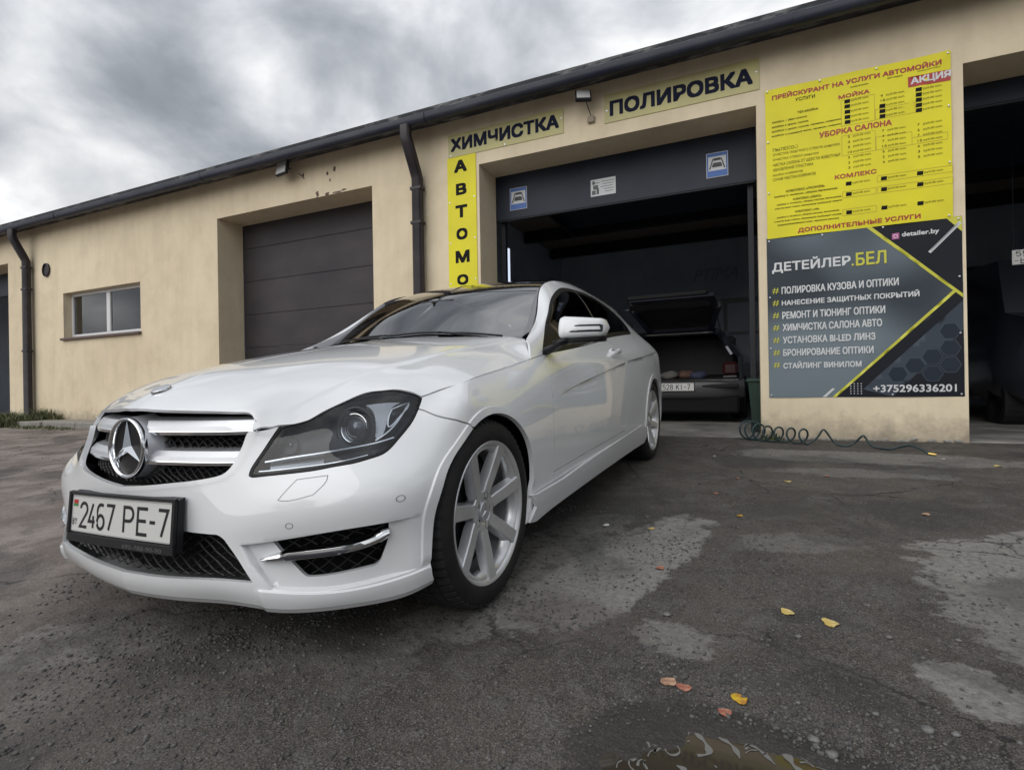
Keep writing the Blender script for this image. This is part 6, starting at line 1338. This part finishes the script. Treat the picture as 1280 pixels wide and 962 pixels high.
# --- stickers on the raised door
M['sblue'] = mat('sticker_blue', (.03, .12, .42), .4); M['swht'] = mat('sticker_white', (.60, .62, .64), .4)
def sticker(x0, x1, z0, z1, label):
    ox, oz = (x0+x1)/2, (z0+z1)/2; t_ = thing('wash_notice', label, 'sign', mw=MBW @ Matrix.Translation((ox, .46, oz))); q = lambda n, a, c, e, g_, y, m_: MB().bbox(a-ox, c-ox, y, y+.0015, e-oz, g_-oz, .0003).build(n, m_, t_, world=False)
    W_, H_ = x1-x0, z1-z0; MB().bbox(x0-ox, x1-ox, .0045, .0095, z0-oz, z1-oz, .001).build('notice_board', 'swht', t_, world=False)
    q('notice_field', x0+.006, x1-.006, z1-H_*.16, z1-.006, .0025, 'sblue'); q('notice_field', x0+.006, x1-.006, z0+.006, z0+H_*.27, .0025, 'sblue'); q('notice_field', x0+.006, x0+.020, z0+H_*.28, z1-H_*.17, .0025, 'sblue'); q('notice_field', x1-.020, x1-.006, z0+H_*.28, z1-H_*.17, .0025, 'sblue')
    cx, cz = ox, z0+H_*.52; s = W_*.30
    car_ = [(-.75, -.45), (.75, -.45), (.75, -.1), (.55, .25), (-.55, .25), (-.75, -.1)]; b = MB(); b.prism([(cx-ox+a*s, cz-oz+c*s) for a, c in car_], .001, .0028, lambda a, c, d: (a, d, c)); b.build('notice_picture', 'ink', t_, world=False)
    for sg in (-1, 1): b = MB(); b.prism([(cx-ox+a*s, cz-oz+c*s) for a, c in ((sg*1.25, -.75), (sg*1.05, -.75), (sg*.55, .95), (sg*.7, .95))], .001, .0028, lambda a, c, d: (a, d, c)); b.build('notice_picture', 'ink', t_, world=False)
    b = MB(); b.prism([(cx-ox+a*s, cz-oz+c*s) for a, c in ((-.6, .62), (.6, .62), (.5, 1.0), (-.5, 1.0))], .001, .0028, lambda a, c, d: (a, d, c)); b.build('notice_picture', 'ink', t_, world=False)
sticker(-1.21, -.975, 2.782, 3.06, 'blue and white car wash notice at the left end of the raised door')
sticker(1.148, 1.368, 2.776, 3.043, 'blue and white car wash notice at the right end of the raised door')
pn = thing('paper_notice', 'small white printed notice in the middle of the raised door', 'sign', mw=MBW @ Matrix.Translation((0, .46, 2.885)))
MB().bbox(-.15, .15, .0045, .0085, -.10, .10, .001).build('notice_board', 'swht', pn, world=False)
for k, (a, c) in enumerate(((-.02, .135), (.0, .125), (-.03, .115), (.01, .13), (.02, .12))): MB().box(a, c, .0025, .0035, .06-.03*k, .066-.03*k).build('notice_print', 'faint', pn, world=False)
for a, c, e, g_ in ((-.13, -.10, .04, .08), (-.12, -.06, -.02, .03), (-.135, -.09, -.08, -.03), (-.08, -.05, -.08, -.01), (-.12, -.045, .05, .058)): MB().box(a, c, .0025, .0035, e, g_).build('notice_print', 'faint', pn, world=False)
# --- floodlights
def flood(x, z, y, label, rx, rz, w_=.17):
    mw = MBW @ Matrix.Translation((x, y, z)) @ Matrix.Rotation(rz, 4, 'Z') @ Matrix.Rotation(rx, 4, 'X')
    t_ = thing('floodlight', label, 'lamp', mw=mw)
    MB().bbox(-w_/2, w_/2, -.02, .025, -w_*.42, w_*.42, .006).build('lamp_body', 'dsteel', t_, world=False); MB().bbox(-w_/2+.014, w_/2-.014, -.026, -.0205, -w_*.42+.014, w_*.42-.014, .002).build('lamp_glass', mat('lamp_face', (.52, .53, .52), .25), t_, world=False)
    b = MB(); b.tube([(-w_*.35, .02, .0), (-w_*.3, .08, .02), (w_*.3, .08, .02), (w_*.35, .02, 0)], .006, 6); b.build('lamp_bracket', 'dsteel', t_, world=False)
    return t_
f1 = flood(-4.47, 3.70, -.16, 'square floodlight under the gutter above the closed grey door', R(-10), R(-8), .24)
f2 = flood(-.04, 3.655, -.17, 'square floodlight between the ХИМЧИСТКА and ПОЛИРОВКА boards', R(-24), R(22), .17)
cb = thing('cable_box', 'small pale junction box with cable below the floodlight between the boards', 'junction box', mw=MBW @ Matrix.Translation((.0, -.001, 3.46)))
MB().bbox(-.04, .04, -.035, 0, -.035, .035, .008).build('box_body', 'wall', cb, world=False); b = MB(); b.tube([(0, -.015, .035), (-.01, -.03, .08), (-.03, -.10, .16), (-.04, -.13, .2)], .005, 6); b.build('cable', 'plastic', cb, world=False)
b = MB(); b.tube([(-4.30, -.03, 3.64), (-4.25, -.012, 3.60), (-4.22, -.006, 3.56)], .006, 6); o = b.build('lamp_cable', 'plastic', f1, world=False); o.matrix_parent_inverse = WM(f1).inverted() @ MBW
# --- coiled air hose
M['hose'] = mat('green_hose', (.018, .040, .042), .42)
M['brass'] = mat('brass', (.55, .40, .12), .35, .9)
def hose():
    P = []; base = lambda t: None
    # tight coils near the bin, opening into waves to the right; keys: (x, y, radius, amplitude)
    turns = [(1.50, 3.98, .105), (1.54, 3.95, .105), (1.585, 3.92, .100), (1.65, 3.88, .085), (1.74, 3.84, .082), (1.835, 3.82, .082), (1.935, 3.78, .078), (2.03, 3.74, .080)]
    for k in range(len(turns)-1):
        (x0, y0, r0), (x1, y1, r1) = turns[k], turns[k+1]
        for a in np.linspace(0, 2*math.pi, 25)[:-1]:
            f_ = a/(2*math.pi); x, y, r = x0+(x1-x0)*f_, y0+(y1-y0)*f_, r0+(r1-r0)*f_; P.append((x+r*.72*math.sin(a), y+.25*r*math.sin(a), (.011+r-r*math.cos(a))*.82))
    for x, z, dy_ in ((2.10, .06, 0), (2.14, .125, 0), (2.17, .13, 0), (2.22, .05, 0), (2.27, .012, -.01), (2.33, .012, -.02), (2.39, .05, -.02), (2.43, .10, -.03), (2.455, .085, -.03), (2.49, .03, -.04), (2.54, .012, -.05), (2.60, .012, -.07), (2.66, .03, -.08), (2.72, .055, -.10), (2.77, .045, -.12), (2.82, .014, -.15)): P.append((x-.02, 3.74+dy_*2.2, z))
    return P
hP = np.array(hose()); hs = nspl(np.arange(len(hP)), hP)(np.linspace(0, len(hP)-1, 620))
t_ = thing('air_hose', 'dark green coiled air hose stretched along the foot of the pillar', 'hose', (2.0, 3.8, 0)); b = MB(); b.tube(hs, .0085, 8); b.build('hose_tube', 'hose', t_, smooth=True)
b = MB(); e_ = hs[-1]; b.tube([e_, e_+np.array([.03, -.012, -.003]), e_+np.array([.045, -.018, -.004])], [.011, .011, .007], 8); b.build('hose_fitting', 'brass', t_)
# --- bin inside the bay
M['bin'] = mat('green_bin_plastic', (.020, .045, .035), .5)
bn_ = thing('rubbish_bin', 'dark green plastic bin just inside the open bay beside the pillar', 'bin', (1.70, 4.74, .02)); b = MB(); BX = .31
r0 = [(1.24+BX, 4.60, .05), (1.50+BX, 4.60, .05), (1.50+BX, 4.88, .05), (1.24+BX, 4.88, .05)]; r1 = [(1.20+BX, 4.56, .54), (1.54+BX, 4.56, .54), (1.54+BX, 4.92, .54), (1.20+BX, 4.92, .54)]; b.loft([r0, r1]); b.build('bin_body', 'bin', bn_, bevel=.01)
MB().bbox(1.18+BX, 1.56+BX, 4.54, 4.94, .542, .58, .012).build('bin_lid', 'bin', bn_)
bn_.location.z -= .02
for x in (1.26+BX, 1.48+BX): b = MB(); b.lathe([(-.02, .04), (.02, .04)], 16, mw=Matrix.Translation((x, 4.86, .06))); b.add([], []); b.build('bin_wheel', 'rubber', bn_)

# ------------------------------------------------------------------ dark hatchback with its tailgate up, inside the bay
M['dblue'] = mat('dark_car_paint', (.016, .018, .028), .3, coat=1, coatr=.06)
M['dsil'] = mat('grey_bumper_paint', (.075, .075, .08), .5)
M['tail'] = mat('tail_lamp_red', (.028, .004, .005), .35)
hc = thing('parked_car', 'dark hatchback inside the open bay seen from behind with raised tailgate', 'car', (.56, 7.8, -.10)); HX, HY = .56, 5.80
def hr(y, w_, zs): return [(HX+s*w_*k, y, z) for k, z, s in zs]
def sect(y, hw, z0, zb, zt, top):    # closed cross-section
    L_ = [(hw*.93, z0), (hw*.985, z0+.18), (hw, (z0+zb)/2), (hw*.985, zb-.05), (hw*.93, zb), (top, zt-.03), (top*.85, zt)]
    return [(HX+x, HY+y, z+.02) for x, z in L_]+[(HX-x, HY+y, z+.02) for x, z in L_[::-1]]
# body shell open at the back: rings from the rear opening forwards
rings = [sect(.10, .80, .30, .92, 1.24, .50), sect(.30, .84, .22, .93, 1.27, .54), sect(.9, .84, .20, .93, 1.30, .56), sect(1.9, .84, .20, .92, 1.30, .56), sect(2.5, .84, .20, .90, 1.24, .52), sect(3.1, .86, .20, .86, .93, .60), sect(3.8, .82, .20, .78, .80, .60), sect(4.05, .74, .28, .66, .68, .55)]
b = MB(); b.loft(rings, cap=False); b.add(rings[-1], [tuple(range(14))]); b.build('body', 'dblue', hc, angle=35)
b = MB(); rr2 = []
for x in np.linspace(-.86, .86, 19):
    e = (abs(x)/.86)**4; rr2.append([(HX+x, HY-.02+.16*e+o, z) for o, z in ((.06, .36), (.0, .40), (-.02, .50), (-.02, .565), (.03, .60), (.14, .60))])
b.loft(rr2, closed=False, cap=False); b.build('rear_bumper', 'dsil', hc, smooth=True)
MB().bbox(HX-.80, HX+.80, HY-.03, HY-.01, .598, .612, .003).build('bumper_trim', 'chrome', hc)
MB().bbox(HX+.32, HX+.80, HY-.035, HY+.02, .50, .545, .01).build('bumper_strip', 'plastic', hc); MB().bbox(HX-.80, HX-.32, HY-.035, HY+.02, .50, .545, .01).build('bumper_strip', 'plastic', hc)
MB().bbox(HX-.80, HX+.80, HY+.05, HY+.30, .16, .38, .03).build('rear_valance', 'matte', hc)
MB().box(HX-.74, HX+.74, HY+.2, HY+.9, .60, .62).build('boot_floor', 'matte', hc)
MB().bbox(HX-.72, HX+.72, HY+.95, HY+1.1, .6, 1.2, .04).build('rear_seat_back', 'seat', hc)
for s_ in (1, -1):
    b = MB(); x0, x1 = sorted((HX+s_*.60, HX+s_*.79)); b.bbox(x0, x1, HY+.055, HY+.18, .655, .83, .035); b.build('tail_lamp', 'tail', hc); MB().bbox(x0+.01, x1-.01, HY+.045, HY+.08, .622, .654, .01).build('tail_lamp_reverse', 'dsil', hc)
    for yy in (.75, 3.3):
        b = MB(); b.lathe([(-.1, .2), (-.1, .29), (-.08, .305), (.08, .305), (.1, .29), (.1, .2)], 32, mw=Matrix.Translation((HX+s_*.76, HY+yy, .325))); wq = b.build('wheel', 'rubber', hc, smooth=True)
    b = MB(); pts = [(HX+s_*.60, HY+.28, 1.22), (HX+s_*.66, HY+.10, 1.02), (HX+s_*.72, HY+.06, .92)]; b.tube(pts, .03, 6); b.build('boot_pillar', 'dblue', hc)
MB().bbox(HX-.55, HX+.55, HY+.26, HY+.36, 1.21, 1.28, .02).build('boot_header', 'dblue', hc)
# tailgate swung up: hinged at the roof, pointing back and slightly down
tgm = Matrix.Translation((HX, HY+.30, 1.28)) @ Matrix.Rotation(R(-34), 4, 'X')
def tg(x, y, z): return tuple(tgm @ Vector((x, y, z)))
tgate = [[(-.50, 0, 0), (-.60, -.35, .0), (-.68, -.62, -.02), (-.60, -.95, -.10), (.60, -.95, -.10), (.68, -.62, -.02), (.60, -.35, 0), (.50, 0, 0)]]
tgate = [[(p[0]*.86+.05, p[1]*.92, p[2]) for p in tgate[0]]]; outl = tgate[0]; b = MB()
inner = [(p_[0]*.86+.05, p_[1]*.92, p_[2]) for p_ in [(-.42, -.06, 0), (-.52, -.35, 0), (-.58, -.54, -.015), (-.50, -.60, -.02), (.50, -.60, -.02), (.58, -.54, -.015), (.52, -.35, 0), (.42, -.06, 0)]]
V = [tg(*p) for p in outl]+[tg(*p) for p in inner]+[tg(p[0], p[1], p[2]-.05) for p in outl]+[tg(p[0], p[1], p[2]-.05) for p in inner]
F = []
for o_ in (0, 16):
    for k in range(8): j = (k+1) % 8; F.append((o_+k, o_+j, o_+8+j, o_+8+k))
for k in range(8): j = (k+1) % 8; F += [(k, j, 16+j, 16+k), (8+k, 8+j, 24+j, 24+k)]
b.add(V, F); b.build('tailgate', 'dblue', hc)
b = MB(); b.add([tg(*p) for p in inner], [tuple(range(8))]); b.build('tailgate_glass', 'plastic', hc, recalc=False)
MB().bbox(-.5, .5, -.92, -.64, -.125, -.075, .02, mw=tgm).build('tailgate_lining', 'plastic', hc)
b = MB(); b.tube([tg(-.58, -.6, -.05), tg(.58, -.6, -.05)], .012, 6); b.build('tailgate_rail', 'dsil', hc)
for s_ in (1, -1): b = MB(); b.tube([tg(s_*.56, -.3, -.05), (HX+s_*.62, HY+.3, 1.0)], .010, 6); b.build('tailgate_strut', 'dsteel', hc)
MB().bbox(HX-.27, HX+.265, HY-.040, HY-.026, .455, .575, .003).build('plate_holder', 'plastic', hc)
MB().bbox(HX-.255, HX+.255, HY-.046, HY-.041, .465, .568, .002).build('number_plate', 'plate', hc)
hp = lambda a, c, d: (HX+a, HY-.0475, .5165+c)
plate_text([('7', -.19, -.16, -.033, .033), ('5', -.145, -.112, -.033, .033), ('2', -.097, -.064, -.033, .033), ('8', -.05, -.017, -.033, .033), ('K', .03, .066, -.033, .033), ('I', .085, .105, -.033, .033), ('-', .13, .152, -.033, .033), ('7', .17, .203, -.033, .033)], .008, hp, 0, hc)
# bags in the boot
for x, z, r_, c_, lb, y in ((-.10, .70, .10, (.10, .095, .088), 'pale cloth bag lying at the left of the open boot', .30), (.10, .73, .10, (.10, .055, .04), 'brownish bundle lying in the middle of the open boot', .36), (.28, .69, .09, (.03, .035, .07), 'dark blue bag lying at the right of the open boot', .30)):
    V0, F0 = stone_mesh(npr, 2); V0 = V0*[r_*1.3, r_, r_*.75]; mm = mat('bag_cloth', c_, .8); obj_from('bag', V0, F0, mm, (HX+x, HY+y, .61+r_*.45), lb, 'bag')
hc.location.z -= .10
for o in [o for o in COL.objects if o.get('category') == 'bag']: o.location.z -= .10
# ------------------------------------------------------------------ right bay: dark vehicle front and number plate
vv = thing('parked_van', 'dark van standing deep inside the right bay, only its plate catching light', 'van', (5.0, 7.0, .02))
b = MB(); rings = []
for y, w_, z0, z1 in ((5.9, .80, .45, 1.1), (6.0, .88, .35, 1.25), (6.6, .92, .3, 1.35), (6.9, .90, .3, 2.0), (9.5, .92, .3, 2.1)): rings.append([(5.0+s_*w_*k, y, z) for s_, k, z in ((-1, .9, z0), (-1, 1, z0+.15), (-1, 1, (z0+z1)/2), (-1, .85, z1), (1, .85, z1), (1, 1, (z0+z1)/2), (1, 1, z0+.15), (1, .9, z0))])
b.loft(rings); b.build('van_body', 'dblue', vv, angle=35)
for s_ in (1, -1): MB().bbox(5.0+s_*.68-.12, 5.0+s_*.68+.12, 5.88, 5.97, .78, .95, .02).build('headlight', 'bucket', vv)
for s_ in (1, -1):
    for yy in (6.5, 8.9): b = MB(); b.lathe([(-.1, .2), (-.1, .3), (.1, .3), (.1, .2)], 24, mw=Matrix.Translation((5.0+s_*.8, yy, .32))); b.build('wheel', 'rubber', vv)
vv.location.z -= .16
wp = thing('wall_plate', 'old two-line number plate with 55 above B hung in the right bay', 'number plate', mw=MBW @ Matrix.Translation((4.16, 1.5, 1.80)))
MB().bbox(-.105, .12, 0, .006, -.075, .078, .003).build('plate', 'plate', wp, world=False)
V, F = strokes(GL['5'], -.07, -.035, .012, .062, .008); V2, F2 = strokes(GL['5'], -.015, .02, .012, .062, .008); V3, F3 = strokes(GL['B'], -.035, 0, -.062, -.010, .008); V4, F4 = strokes(GL['-'], -.085, -.055, -.05, -.02, .006)
for V_, F_2 in ((V, F), (V2, F2), (V3, F3), (V4, F4)): bb = MB(); bb.add([(a, -.0012, c) for a, c in V_], F_2); bb.build('plate_character', 'ink', wp, world=False, recalc=False)
b = MB(); b.tube([(-.09, .003, .07), (-.09, .003, 1.9)], .004, 5); b.tube([(.10, .003, .07), (.10, .003, 1.9)], .004, 5); b.build('hanging_wire', 'dsteel', wp, world=False, kind='stuff')

# ------------------------------------------------------------------ weeds at the left pipe
M['grass'] = mat('weed_green', (.085, .12, .045), .7); nz(M['grass'], B(M['grass']).inputs['Base Color'], 6, (.055, .085, .03), (.20, .19, .10), .35, .7, 3)
def weeds(n, cx, cy, rx, ry, h0, h1, name):
    V = []; F = []
    for _ in range(n):
        a = rng.random()*6.28; r_ = rng.random()**.5; x, y = cx+rx*r_*math.cos(a), cy+ry*r_*math.sin(a); h = h0+(h1-h0)*rng.random()*(1-.6*r_); la = rng.random()*6.28; ln = h*rng.uniform(.2, .8); w_ = rng.uniform(.004, .011)
        k = len(V); px_, py_ = -math.sin(la)*w_, math.cos(la)*w_
        for q, ww in ((0, 1), (.4, .9), (.75, .6), (1, .05)): V += [(x+math.cos(la)*ln*q*q+px_*ww, y+math.sin(la)*ln*q*q+py_*ww, h*(q-.25*q*q)), (x+math.cos(la)*ln*q*q-px_*ww, y+math.sin(la)*ln*q*q-py_*ww, h*(q-.25*q*q))]
        F += [(k+2*i, k+2*i+1, k+2*i+3, k+2*i+2) for i in range(3)]
    return mk(name, V, F, 'grass', None, True, kind='stuff')
wy = 4.026-11.9*.0302
weeds(3200, -11.25, 3.22, .75, .42, .08, .42, 'weeds'); weeds(700, -10.9, 3.62, .55, .12, .05, .55, 'weeds'); weeds(300, -9.6, 2.98, 1.2, .12, .02, .12, 'weeds'); weeds(60, 1.74, 3.93, .10, .05, .04, .13, 'weeds')
# ------------------------------------------------------------------ what stands behind the camera: a plain yard wall and trees the paint reflects
M['fence'] = mat('yard_wall_render', (.33, .31, .28), .9); nz(M['fence'], B(M['fence']).inputs['Base Color'], .8, (.25, .235, .21), (.38, .36, .33))
yw = thing('yard_wall', 'long plain grey rendered wall across the yard behind the viewer', 'wall', (0, -16, 0)); b = MB(); b.bbox(-40, 40, -16.3, -16, -.1, 2.6, .02); b.build('wall', 'fence', yw); MB().bbox(-40.1, 40.1, -16.36, -15.94, 2.602, 2.70, .01).build('coping', 'concrete', yw)
M['bark'] = mat('bark', (.09, .07, .055), .9); M['leafg'] = mat('tree_leaves', (.06, .085, .03), .7); nz(M['leafg'], B(M['leafg']).inputs['Base Color'], 1.2, (.04, .065, .022), (.12, .12, .04), .35, .7)
for (x, y, h, lb) in ((-14, -21, 9, 'tall broad tree beyond the yard wall on the left'), (-3, -23, 11, 'tallest tree beyond the yard wall'), (9, -20, 8, 'rounded tree beyond the yard wall on the right'), (19, -22, 10, 'broad tree at the far right end of the yard wall')):
    tr = thing('tree', lb, 'tree', (x, y, 0)); b = MB(); b.tube([(x, y, 0), (x+.2, y, h*.3), (x, y+.2, h*.6), (x+.1, y, h*.9)], [.28, .22, .14, .04], 8)
    for k in range(7): a = k*.9; z = h*(.3+.07*k); b.tube([(x, y, z), (x+math.cos(a)*h*.14, y+math.sin(a)*h*.14, z+h*.12), (x+math.cos(a)*h*.24, y+math.sin(a)*h*.24, z+h*.18)], [.10, .06, .02], 6)
    b.build('trunk', 'bark', tr, smooth=True, kind=None); V = []; F = []
    for _ in range(1500):
        u = npr.normal(size=3); u /= np.linalg.norm(u); r_ = npr.random()**.4; c = np.array([x, y, h*.62])+u*r_*[h*.30, h*.30, h*.36]*(1+.25*math.sin(u[0]*5+u[2]*4)); q = npr.normal(size=(3, 3))*h*.022; k = len(V); V += [tuple(c+q[0]), tuple(c+q[1]), tuple(c+q[2])]; F.append((k, k+1, k+2))
    mk('crown', V, F, 'leafg', tr, False, kind='stuff')
